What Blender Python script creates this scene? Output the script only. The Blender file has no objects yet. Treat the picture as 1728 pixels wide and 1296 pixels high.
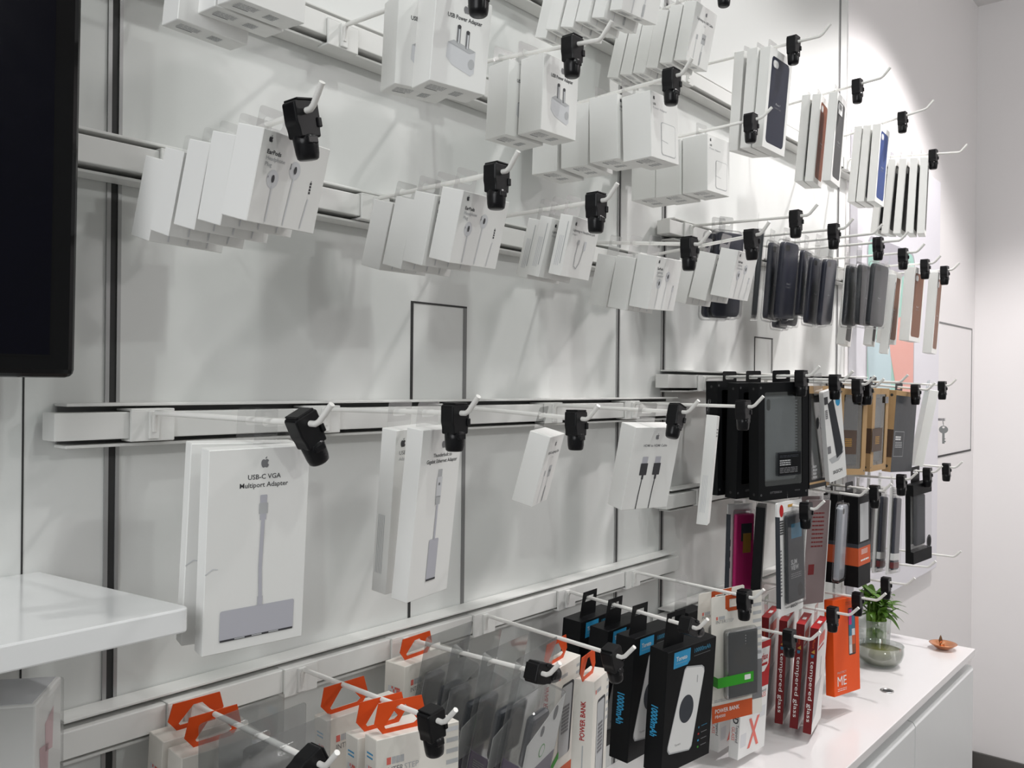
import bpy, bmesh, math, random
from mathutils import Matrix, Vector, Euler
from math import radians as rad, pi, sin, cos
random.seed(7)
SC = bpy.context.scene
COL = SC.collection

# ------------------------------------------------------------------ camera
CZ = 1.80                      # camera height above the floor; data below is relative to it
AIM, PITCH, ROLL = rad(40.6498), -0.001, 0.0105
cam = bpy.data.cameras.new('camera')
cam.sensor_width = 36.0
cam.lens = 36.0 * 1457.0 / 1728.0
cam.clip_start = 0.02
camo = bpy.data.objects.new('camera', cam); COL.objects.link(camo)
F = Vector((cos(AIM), sin(AIM), 0)); Rr = Vector((sin(AIM), -cos(AIM), 0)); Up = Vector((0, 0, 1))
F2 = (F * cos(PITCH) + Up * sin(PITCH)).normalized(); U2 = (Up * cos(PITCH) - F * sin(PITCH)).normalized()
Rc = Rr * cos(ROLL) + U2 * sin(ROLL); Uc = U2 * cos(ROLL) - Rr * sin(ROLL)
camo.matrix_world = Matrix(((Rc.x, Uc.x, -F2.x, 0), (Rc.y, Uc.y, -F2.y, -1.0), (Rc.z, Uc.z, -F2.z, CZ), (0, 0, 0, 1)))
SC.camera = camo

# ------------------------------------------------------------------ world, lights, exposure
w = bpy.data.worlds.new('world'); SC.world = w; w.use_nodes = True
w.node_tree.nodes['Background'].inputs[0].default_value = (0.93, 0.95, 0.94, 1)
w.node_tree.nodes['Background'].inputs[1].default_value = 0.23
SC.view_settings.view_transform = 'Standard'; SC.view_settings.look = 'None'
SC.view_settings.gamma = 1.0; SC.view_settings.use_curve_mapping = False
SC.view_settings.exposure = 0.0
def lamp(name, loc, power, size, color, rot=(0, 0, 0), spread=180):
    l = bpy.data.lights.new(name, 'AREA'); l.shape = 'DISK'; l.size = size; l.energy = power; l.color = color
    l.spread = rad(spread)
    o = bpy.data.objects.new(name, l); COL.objects.link(o); o.location = (loc[0], loc[1], loc[2] + CZ); o.rotation_euler = rot
    return o
def spot(name, loc, power, color, half=57, blend=.35, r=.045, rot=(0, 0, 0)):
    l = bpy.data.lights.new(name, 'SPOT'); l.energy = power; l.color = color; l.spot_size = rad(2 * half); l.spot_blend = blend; l.shadow_soft_size = r
    o = bpy.data.objects.new(name, l); COL.objects.link(o); o.location = (loc[0], loc[1], loc[2] + CZ); o.rotation_euler = rot
    return o
COOL, WARM = (0.95, 1.0, 0.965), (1.0, 0.955, 0.95)
spot('ceiling_downlight', (3.05, -0.80, 1.75), 142, WARM)
spot('ceiling_downlight', (1.95, -1.00, 1.75), 47, (1.0, .98, .97), 62)
spot('ceiling_downlight', (0.80, -1.35, 1.75), 22, COOL, 66)
spot('ceiling_downlight', (-1.00, -1.15, 1.75), 16, COOL, 75, rot=(0, rad(-30), 0))
lamp('ceiling_and_fill_panel', (0.95, -4.20, 1.76), 17, 0.18, COOL, rot=(rad(40), 0, 0))
lamp('ceiling_and_fill_panel', (3.40, -3.80, 1.76), 38, 0.60, WARM, rot=(rad(40), 0, 0))
lamp('ceiling_and_fill_panel', (-1.90, -1.15, 0.90), 33, 1.60, (.97, .98, 1.0), rot=(rad(8), rad(-72), 0))  # added soft side fill below the ceiling, brightens the cartons' left faces

# ------------------------------------------------------------------ materials
MATS = {}
def mat(name, col, rough=.5, metal=0, spec=.5, coat=0, noise=0, nscale=40, bump=0, trans=0, ior=1.45, alpha=1):
    if name in MATS: return MATS[name]
    m = bpy.data.materials.new(name); m.use_nodes = True
    nt = m.node_tree; b = nt.nodes['Principled BSDF']
    b.inputs['Base Color'].default_value = (*col, 1); b.inputs['Roughness'].default_value = rough
    b.inputs['Metallic'].default_value = metal; b.inputs['Specular IOR Level'].default_value = spec
    b.inputs['Coat Weight'].default_value = coat; b.inputs['Coat Roughness'].default_value = .08
    b.inputs['Transmission Weight'].default_value = trans; b.inputs['IOR'].default_value = ior
    b.inputs['Alpha'].default_value = alpha
    tc = nt.nodes.new('ShaderNodeTexCoord')
    nz = nt.nodes.new('ShaderNodeTexNoise'); nz.inputs['Scale'].default_value = nscale; nz.inputs['Detail'].default_value = 3
    nt.links.new(tc.outputs['Object'], nz.inputs['Vector'])
    mp = nt.nodes.new('ShaderNodeMapRange'); mp.inputs['To Min'].default_value = max(0, rough - .04); mp.inputs['To Max'].default_value = min(1, rough + .04)
    nt.links.new(nz.outputs['Fac'], mp.inputs['Value']); nt.links.new(mp.outputs['Result'], b.inputs['Roughness'])
    if noise:
        mx = nt.nodes.new('ShaderNodeMix'); mx.data_type = 'RGBA'
        mx.inputs['A'].default_value = (*[c * (1 - noise) for c in col], 1); mx.inputs['B'].default_value = (*[min(1, c * (1 + noise)) for c in col], 1)
        nt.links.new(nz.outputs['Fac'], mx.inputs['Factor']); nt.links.new(mx.outputs['Result'], b.inputs['Base Color'])
    if bump:
        bp = nt.nodes.new('ShaderNodeBump'); bp.inputs['Strength'].default_value = bump; bp.inputs['Distance'].default_value = .002
        nt.links.new(nz.outputs['Fac'], bp.inputs['Height']); nt.links.new(bp.outputs['Normal'], b.inputs['Normal'])
    MATS[name] = m; return m
def clear(name, tint=(1, 1, 1), refl=.12, rough=.08, haze=0.0):
    """thin clear plastic: transparent, a little milky, with a fresnel gloss"""
    if name in MATS: return MATS[name]
    m = bpy.data.materials.new(name); m.use_nodes = True; nt = m.node_tree; nt.nodes.clear()
    out = nt.nodes.new('ShaderNodeOutputMaterial'); tr = nt.nodes.new('ShaderNodeBsdfTransparent'); tr.inputs[0].default_value = (*tint, 1)
    gl = nt.nodes.new('ShaderNodeBsdfGlossy'); gl.inputs['Roughness'].default_value = rough
    fr = nt.nodes.new('ShaderNodeLayerWeight'); fr.inputs['Blend'].default_value = .35
    mu = nt.nodes.new('ShaderNodeMath'); mu.operation = 'MULTIPLY_ADD'; mu.inputs[1].default_value = .38; mu.inputs[2].default_value = refl * .3
    nt.links.new(fr.outputs['Fresnel'], mu.inputs[0])
    di = nt.nodes.new('ShaderNodeBsdfDiffuse'); di.inputs[0].default_value = (.8, .8, .8, 1)
    m1 = nt.nodes.new('ShaderNodeMixShader'); m1.inputs[0].default_value = haze
    nt.links.new(tr.outputs[0], m1.inputs[1]); nt.links.new(di.outputs[0], m1.inputs[2])
    m2 = nt.nodes.new('ShaderNodeMixShader'); nt.links.new(mu.outputs[0], m2.inputs[0]); nt.links.new(m1.outputs[0], m2.inputs[1]); nt.links.new(gl.outputs[0], m2.inputs[2])
    nt.links.new(m2.outputs[0], out.inputs[0]); MATS[name] = m; return m
WALL = mat('white laminate wall', (.74, .75, .735), .34, noise=.01, nscale=1.5)
WALLP = mat('white painted wall', (.83, .81, .81), .6, noise=.01, nscale=2)
CEIL = mat('white ceiling', (.8, .79, .78), .8)
FLOORM = mat('grey floor tile', (.3, .29, .28), .35, noise=.1, nscale=5)
SKIRT = mat('dark grey skirting', (.1, .095, .09), .5)
ALU = mat('aluminium', (.42, .42, .42), .4, metal=.6)
SLOT = mat('dark slot', (.03, .03, .03), .6)
RAILM = mat('white powder coated steel', (.78, .78, .76), .38)
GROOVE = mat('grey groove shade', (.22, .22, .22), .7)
RODM = mat('white hook rod', (.84, .83, .80), .3, coat=.3)
BLK = mat('black lock plastic', (.005, .005, .006), .36, spec=.3)
BLK2 = mat('black barrel plastic', (.006, .006, .007), .28, spec=.3)
CARD = mat('white carton', (.86, .86, .84), .45, noise=.012, nscale=12)
CREAM = mat('cream carton', (.80, .77, .71), .5, noise=.015, nscale=12)
INK = mat('dark print', (.05, .05, .055), .5)
GREY = mat('mid grey print', (.20, .20, .21), .5)
LGREY = mat('light grey print', (.48, .49, .50), .5)
VLG = mat('very light grey print', (.66, .67, .69), .5)
SILV = mat('silver grey print', (.50, .50, .55), .45)
RED = mat('red print', (.45, .018, .02), .45, spec=.3)
DRED = mat('dark red carton', (.15, .008, .010), .42, spec=.3)
PINKR = mat('coral red print', (.75, .16, .13), .5)
ORANGE = mat('orange hang tab', (.66, .075, .012), .45, spec=.3)
ORG = mat('bright orange carton', (.80, .09, .01), .45, spec=.3)
ORGL = mat('orange label', (.58, .10, .03), .5, spec=.3)
GREEN = mat('green print', (.04, .33, .025), .45, spec=.3)
BLUE = mat('cyan blue print', (.03, .33, .62), .4)
BLUED = mat('dim blue print', (.02, .16, .27), .4)
BLKC = mat('black carton', (.0045, .005, .006), .45, spec=.22)
WHITEP = mat('white print', (.8, .8, .79), .5)
NAVY = mat('navy leather', (.010, .014, .034), .5, bump=.1, nscale=900)
BROWN = mat('saddle brown leather', (.22, .06, .02), .5, bump=.1, nscale=900)
TAN = mat('tan leather', (.20, .085, .045), .5, bump=.1, nscale=900)
CHAR = mat('charcoal leather', (.07, .07, .07), .55, bump=.1, nscale=900)
BLUEC = mat('blue silicone', (.035, .07, .24), .5)
MIDN = mat('midnight silicone', (.016, .019, .038), .36)
DKGREY = mat('dark grey silicone', (.022, .026, .032), .4)
SLATE = mat('slate plastic', (.042, .048, .06), .4, spec=.35)
SMOKE = mat('translucent smoke case', (.38, .40, .44), .3)
PRB = mat('greyish pink shadowed print', (.20, .15, .15), .5)  # shade on the thin cards' faces is mixed into this colour
KRAFT = mat('kraft cardboard', (.42, .27, .13), .65, noise=.05, nscale=60)
DBROWN = mat('dark brown carton', (.07, .04, .025), .5)
PURPLE = mat('purple print', (.05, .02, .09), .45)
PINK = mat('pink silicone', (.62, .02, .19), .4, spec=.3)
YELL = mat('ochre print', (.50, .27, .04), .5)
STEEL = mat('steel', (.6, .6, .6), .25, metal=1)
COPPER = mat('copper', (.72, .33, .17), .25, metal=.9)
CLEAR = clear('clear plastic', (.97, .97, .97), .08, .06, .015)
CLEARG = clear('clear plastic grey', (.86, .87, .86), .08, .08, .01)
SMOKY = clear('smoky clear plastic', (.86, .87, .87), .14, .10, .07)
TINTED = clear('dark tinted film', (.45, .46, .47), .05, .10, .0)

# ------------------------------------------------------------------ mesh helpers
TXT = {}
def text_mesh(s, bold=0):
    k = (s, bold)
    if k not in TXT:
        cu = bpy.data.curves.new('lettering', 'FONT'); cu.body = s; cu.size = 1; cu.resolution_u = 2; cu.offset = bold
        cu.align_x = 'LEFT'; o = bpy.data.objects.new('lettering', cu)
        me = bpy.data.meshes.new_from_object(o)
        vs = [(v.co.x, v.co.y) for v in me.vertices]; fs = [tuple(p.vertices) for p in me.polygons]
        bpy.data.objects.remove(o); bpy.data.curves.remove(cu); bpy.data.meshes.remove(me)
        if vs:
            x0 = min(v[0] for v in vs); vs = [(v[0] - x0, v[1]) for v in vs]
        TXT[k] = (vs, fs, max([v[0] for v in vs] or [1]))
    return TXT[k]
class MB:
    def __init__(s): s.v = []; s.f = []; s.m = []; s.mats = []; s.sm = []
    def mi(s, m):
        if m not in s.mats: s.mats.append(m)
        return s.mats.index(m)
    def add(s, vs, fs, m, smooth=False):
        o = len(s.v); i = s.mi(m); s.v += [tuple(v) for v in vs]
        for f in fs: s.f.append(tuple(o + a for a in f)); s.m.append(i); s.sm.append(smooth)
    def bm(s, b, m, smooth=False):
        b.verts.index_update()
        s.add([tuple(v.co) for v in b.verts], [[v.index for v in f.verts] for f in b.faces], m, smooth); b.free()
    def box(s, a, b, m, bev=0, seg=2, T=None, smooth=False):
        q = bmesh.new(); c = [(a[i] + b[i]) / 2 for i in range(3)]; d = [abs(b[i] - a[i]) for i in range(3)]
        bmesh.ops.create_cube(q, size=1, matrix=Matrix.Translation(c) @ Matrix.Diagonal((*d, 1)))
        if bev: bmesh.ops.bevel(q, geom=q.edges[:], offset=min(bev, min(d) * .49), segments=seg, profile=.5, affect='EDGES')
        if T: bmesh.ops.transform(q, matrix=T, verts=q.verts)
        s.bm(q, m, smooth)
    def prism(s, pts, z0, z1, m, axis='y', smooth=False, T=None):
        """extrude 2-D outline (x,z) along y (axis='y'), (x,y) along z, (y,z) along x"""
        n = len(pts)
        def P(p, t):
            v = {'y': (p[0], t, p[1]), 'z': (p[0], p[1], t), 'x': (t, p[0], p[1])}[axis]
            return tuple(T @ Vector(v)) if T else v
        vs = [P(p, z0) for p in pts] + [P(p, z1) for p in pts]
        fs = [tuple(range(n)), tuple(range(2 * n - 1, n - 1, -1))]
        s.add(vs, fs, m); 
        s.add(vs, [(i, i + n, (i + 1) % n + n, (i + 1) % n) for i in range(n)], m, smooth)
    def ring(s, outer, inner, y0, y1, m, T=None):
        """plate in the x-z plane with a hole; outer and inner have equal point counts"""
        n = len(outer)
        def P(p, t):
            v = (p[0], t, p[1]); return tuple(T @ Vector(v)) if T else v
        vs = [P(p, y0) for p in outer] + [P(p, y0) for p in inner] + [P(p, y1) for p in outer] + [P(p, y1) for p in inner]
        fs = []
        for i in range(n):
            j = (i + 1) % n
            fs += [(i, j, n + j, n + i), (2 * n + j, 2 * n + i, 3 * n + i, 3 * n + j), (j, i, 2 * n + i, 2 * n + j), (n + i, n + j, 3 * n + j, 3 * n + i)]
        s.add(vs, fs, m)
    def tube(s, pts, r, m, seg=10, cap=True, radii=None):
        pts = [Vector(p) for p in pts]; vs = []; fs = []; n = len(pts); prev = None
        for i, p in enumerate(pts):
            t = (pts[min(i + 1, n - 1)] - pts[max(i - 1, 0)]).normalized()
            u = prev - t * prev.dot(t) if prev else t.orthogonal()
            u.normalize(); prev = u; w_ = t.cross(u)
            rr = radii[i] if radii else r
            for k in range(seg):
                a = 2 * pi * k / seg; vs.append(tuple(p + (u * cos(a) + w_ * sin(a)) * rr))
        for i in range(n - 1):
            for k in range(seg):
                k2 = (k + 1) % seg; fs.append((i * seg + k, i * seg + k2, (i + 1) * seg + k2, (i + 1) * seg + k))
        s.add(vs, fs, m, True)
        if cap: s.add(vs, [tuple(range(seg - 1, -1, -1)), tuple(range((n - 1) * seg, n * seg))], m)
    def lathe(s, prof, m, seg=28, T=None, smooth=True):
        vs = []; fs = []; n = len(prof)
        for r, z in prof:
            for k in range(seg):
                a = 2 * pi * k / seg; v = Vector((r * cos(a), r * sin(a), z)); vs.append(tuple(T @ v) if T else tuple(v))
        for i in range(n - 1):
            for k in range(seg):
                k2 = (k + 1) % seg; fs.append((i * seg + k, i * seg + k2, (i + 1) * seg + k2, (i + 1) * seg + k))
        s.add(vs, fs, m, smooth)
    def build(s, name, parent=None, loc=None, rot=None):
        me = bpy.data.meshes.new(name); me.from_pydata(s.v, [], s.f)
        for m in s.mats: me.materials.append(m)
        me.polygons.foreach_set('material_index', s.m); me.polygons.foreach_set('use_smooth', s.sm); me.update()
        o = bpy.data.objects.new(name, me); COL.objects.link(o)
        if parent: o.parent = parent
        if loc: o.location = loc
        if rot: o.rotation_euler = rot
        return o
def rrect(x0, z0, x1, z1, r, n=5):
    pts = []
    for cx, cz, a0 in ((x1 - r, z1 - r, 0), (x0 + r, z1 - r, 90), (x0 + r, z0 + r, 180), (x1 - r, z0 + r, 270)):
        for i in range(n + 1):
            a = rad(a0 + 90 * i / n); pts.append((cx + r * cos(a), cz + r * sin(a)))
    return pts
class Print:
    """flat print on one face of a carton: u to the right, v downwards from the face's top left corner"""
    def __init__(s, mb, o, u, v, n): s.mb = mb; s.o = Vector(o); s.u = Vector(u); s.v = Vector(v); s.n = Vector(n); s.k = 1
    def P(s, a, b, lift): return tuple(s.o + s.u * a + s.v * b + s.n * lift)
    def poly(s, pts, m, lift=1): s.mb.add([s.P(a, b, .00022 * lift) for a, b in pts], [tuple(range(len(pts)))], m)
    def rect(s, a, b, w_, h_, m, lift=1): s.poly([(a, b), (a + w_, b), (a + w_, b + h_), (a, b + h_)], m, lift)
    def rr(s, a, b, w_, h_, r, m, lift=1): s.poly(rrect(a, b, a + w_, b + h_, r), m, lift)
    def disc(s, a, b, r, m, lift=1, ry=None, n=20):
        s.poly([(a + r * cos(2 * pi * i / n), b + (ry or r) * sin(2 * pi * i / n)) for i in range(n)], m, lift)
    def line(s, pts, wd, m, lift=1):
        for (a, b), (c, d) in zip(pts[:-1], pts[1:]):
            L = math.hypot(c - a, d - b) or 1; nx, ny = -(d - b) / L * wd / 2, (c - a) / L * wd / 2
            s.poly([(a + nx, b + ny), (c + nx, d + ny), (c - nx, d - ny), (a - nx, b - ny)], m, lift)
    def text(s, t, a, b, h, m, wd=None, lift=1, align='l', ang=0, bold=0.0):
        vs, fs, W = text_mesh(t, bold); k = h / .70; sx = (wd / W) if wd else k; tw = W * sx
        off = {'l': 0, 'c': -tw / 2, 'r': -tw}[align]; ca, sa = cos(rad(ang)), sin(rad(ang))
        q = []
        for x, y in vs:
            X = x * sx + off; Y = -y * k; q.append(s.P(a + X * ca - Y * sa, b + X * sa + Y * ca, .00022 * lift))
        s.mb.add(q, fs, m)
    def gibber(s, a, b, wd, rows, pitch, m, lift=1, th=.45):
        rnd = random.Random(int(a * 1e5 + b * 1e5 + rows))
        for i in range(rows):
            x = 0
            while x < wd:
                L = rnd.uniform(.1, .3) * wd; L = min(L, wd - x); s.rect(a + x, b + i * pitch, L, pitch * th, m, lift); x += L + wd * .03
    def fruit(s, a, b, h, m, lift=1):
        c = [(0, -.30), (.10, -.36), (.24, -.38), (.36, -.30), (.42, -.20), (.33, -.08), (.30, .06), (.36, .19), (.44, .25), (.38, .40), (.28, .52), (.18, .55), (.08, .51), (0, .50),
             (-.08, .51), (-.18, .55), (-.28, .52), (-.38, .38), (-.45, .18), (-.46, -.02), (-.42, -.20), (-.34, -.32), (-.22, -.38), (-.10, -.36)]
        s.poly([(a + x * h, b + (y) * h) for x, y in c], m, lift)
        s.poly([(a + x * h, b + y * h) for x, y in [(0, -.42), (.02, -.54), (.10, -.63), (.21, -.67), (.20, -.56), (.12, -.46)]], m, lift)
def faces(mb, w_, h_, d):
    return dict(F=Print(mb, (-w_ / 2, 0, 0), (1, 0, 0), (0, 0, -1), (0, -1, 0)),
                L=Print(mb, (-w_ / 2, d, 0), (0, -1, 0), (0, 0, -1), (-1, 0, 0)),
                R=Print(mb, (w_ / 2, 0, 0), (0, 1, 0), (0, 0, -1), (1, 0, 0)),
                B=Print(mb, (-w_ / 2, 0, -h_), (1, 0, 0), (0, 1, 0), (0, 0, -1)),
                T=Print(mb, (-w_ / 2, d, 0), (1, 0, 0), (0, -1, 0), (0, 0, 1)))
def tag(o, label=None, cat=None, group=None, kind=None):
    if label: o['label'] = label
    if cat: o['category'] = cat
    if group: o['group'] = group
    if kind: o['kind'] = kind
    return o
def empty(name, loc, rot=(0, 0, 0)):
    o = bpy.data.objects.new(name, None); COL.objects.link(o); o.empty_display_size = .02
    o.location = loc; o.rotation_euler = rot; return o
def copy_tree(o, parent=None):
    c = o.copy(); COL.objects.link(c); c.parent = parent
    for ch in list(o.children): copy_tree(ch, c)
    return c
def wz(v): return (v[0], v[1], v[2] + CZ)

# measured placing: hooks = root x, root z, lock x, y, z, lock roll, has lock (z relative to the camera height)
HOOKS = {"T0": [0.49, 0.492, 0.487, -0.31, 0.492, 0.0, 1],
 "T1": [0.749, 0.49, 0.6991, -0.345, 0.4504, 0.0, 1.0],
 "T2": [0.956, 0.49, 0.9462, -0.29, 0.4629, 0.0, 1.0],
 "T3": [1.219, 0.49, 1.1931, -0.3, 0.485, 0.0, 1.0],
 "T4": [1.511, 0.49, 1.582, -0.25, 0.5188, 0.0, 1.0],
 "H1": [1.2, 0.71, 1.1442, -0.3, 0.6986, 0.0, 1.0],
 "H2": [1.45, 0.715, 1.4353, -0.265, 0.7316, 0.0, 1.0],
 "U1": [0.515, 0.262, 0.4855, -0.318, 0.2525, 12.0, 1.0],
 "U2": [0.81, 0.262, 0.7824, -0.3, 0.2551, 0.0, 1.0],
 "U3": [1.02, 0.262, 0.9948, -0.298, 0.2562, 0.0, 1.0],
 "U4": [1.285, 0.262, 1.282, -0.285, 0.2346, 0.0, 1.0],
 "U5": [1.521, 0.262, 1.4735, -0.305, 0.2725, 6.0, 1.0],
 "V1": [0.483, -0.038, 0.5047, -0.3, -0.041, 27.0, 1.0],
 "V2": [0.724, -0.038, 0.7097, -0.305, -0.035, 0.0, 1.0],
 "V3": [0.976, -0.038, 0.9662, -0.288, -0.0479, 0.0, 1.0],
 "V4": [1.23, -0.039, 1.2296, -0.295, -0.0435, -20.0, 1.0],
 "V5": [1.491, -0.038, 1.4931, -0.283, -0.0388, 0.0, 1.0],
 "I8": [0.53, -0.382, 0.5275, -0.29, -0.3797, -62.0, 1.0],
 "I7": [0.69, -0.382, 0.6867, -0.295, -0.3815, 8.0, 1.0],
 "I6": [0.875, -0.382, 0.8695, -0.3, -0.373, 72.0, 1.0],
 "I5": [1.051, -0.382, 1.0497, -0.295, -0.3928, 18.0, 1.0],
 "I4": [1.275, -0.382, 1.2447, -0.31, -0.3888, 65.0, 1.0],
 "I3": [1.5, -0.382, 1.4876, -0.292, -0.3878, 0.0, 1.0],
 "c1": [1.6996, 0.7, 1.6996, -0.285, 0.6978, 0.0, 1.0],
 "c2": [2.0875, 0.7, 2.0875, -0.28, 0.7178, 0.0, 1.0],
 "c3": [2.4683, 0.7, 2.4683, -0.27, 0.7354, 0.0, 1.0],
 "c4": [2.692, 0.7, 2.692, -0.29, 0.6772, 0.0, 1.0],
 "s1": [1.721, 0.355, 1.721, -0.285, 0.3483, 0.0, 1.0],
 "s2": [1.9319, 0.355, 1.9319, -0.285, 0.3515, 0.0, 1.0],
 "s4": [2.1863, 0.355, 2.1863, -0.3, 0.3541, 0.0, 1.0],
 "s5": [2.3981, 0.355, 2.3981, -0.296, 0.354, 0.0, 1.0],
 "s6": [2.621, 0.355, 2.621, -0.29, 0.3513, 0.0, 1.0],
 "s7": [2.8175, 0.355, 2.8175, -0.292, 0.3535, 0.0, 1.0],
 "k1": [1.7894, 0.018, 1.7894, -0.272, 0.0222, 0.0, 1.0],
 "k2": [1.9137, 0.018, 1.9137, -0.298, 0.0148, 0.0, 1.0],
 "k3": [2.06, 0.018, 2.06, -0.297, 0.0065, 0.0, 1.0],
 "k4": [2.1165, 0.018, 2.1165, -0.3, 0.0012, 0.0, 1.0],
 "k6": [2.5255, 0.018, 2.5255, -0.295, -0.0038, 0.0, 1.0],
 "k7": [2.8331, 0.018, 2.8331, -0.285, 0.0075, 0.0, 1.0],
 "l1": [1.7902, -0.242, 1.7902, -0.285, -0.257, 0.0, 1.0],
 "l3": [2.1801, -0.242, 2.1801, -0.3, -0.252, 0.0, 1.0],
 "l4": [2.3904, -0.242, 2.3904, -0.3, -0.2408, 0.0, 1.0],
 "l5": [2.6673, -0.242, 2.6673, -0.29, -0.2425, 0.0, 1.0],
 "l6": [2.8899, -0.242, 2.8899, -0.285, -0.2441, 0.0, 1.0],
 "m1": [1.7109, -0.507, 1.7109, -0.285, -0.5092, 0.0, 1.0],
 "m2": [1.9364, -0.507, 1.9364, -0.29, -0.5049, 0.0, 1.0],
 "m3": [2.1112, -0.507, 2.1112, -0.285, -0.5043, 0.0, 1.0],
 "m4": [2.3222, -0.507, 2.3222, -0.285, -0.5028, 0.0, 1.0],
 "s3": [2.0735, 0.355, 2.0735, -0.29, 0.3571, 0.0, 0.0],
 "k5": [2.3507, 0.018, 2.3507, -0.29, 0.0128, 0.0, 0.0],
 "l2": [2.0607, -0.242, 2.0607, -0.29, -0.2537, 0.0, 0.0],
 "m5": [2.5505, -0.507, 2.5505, -0.29, -0.4959, 0.0, 0.0],
 "m6": [2.8208, -0.507, 2.8208, -0.29, -0.5053, 0.0, 0.0]}
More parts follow.
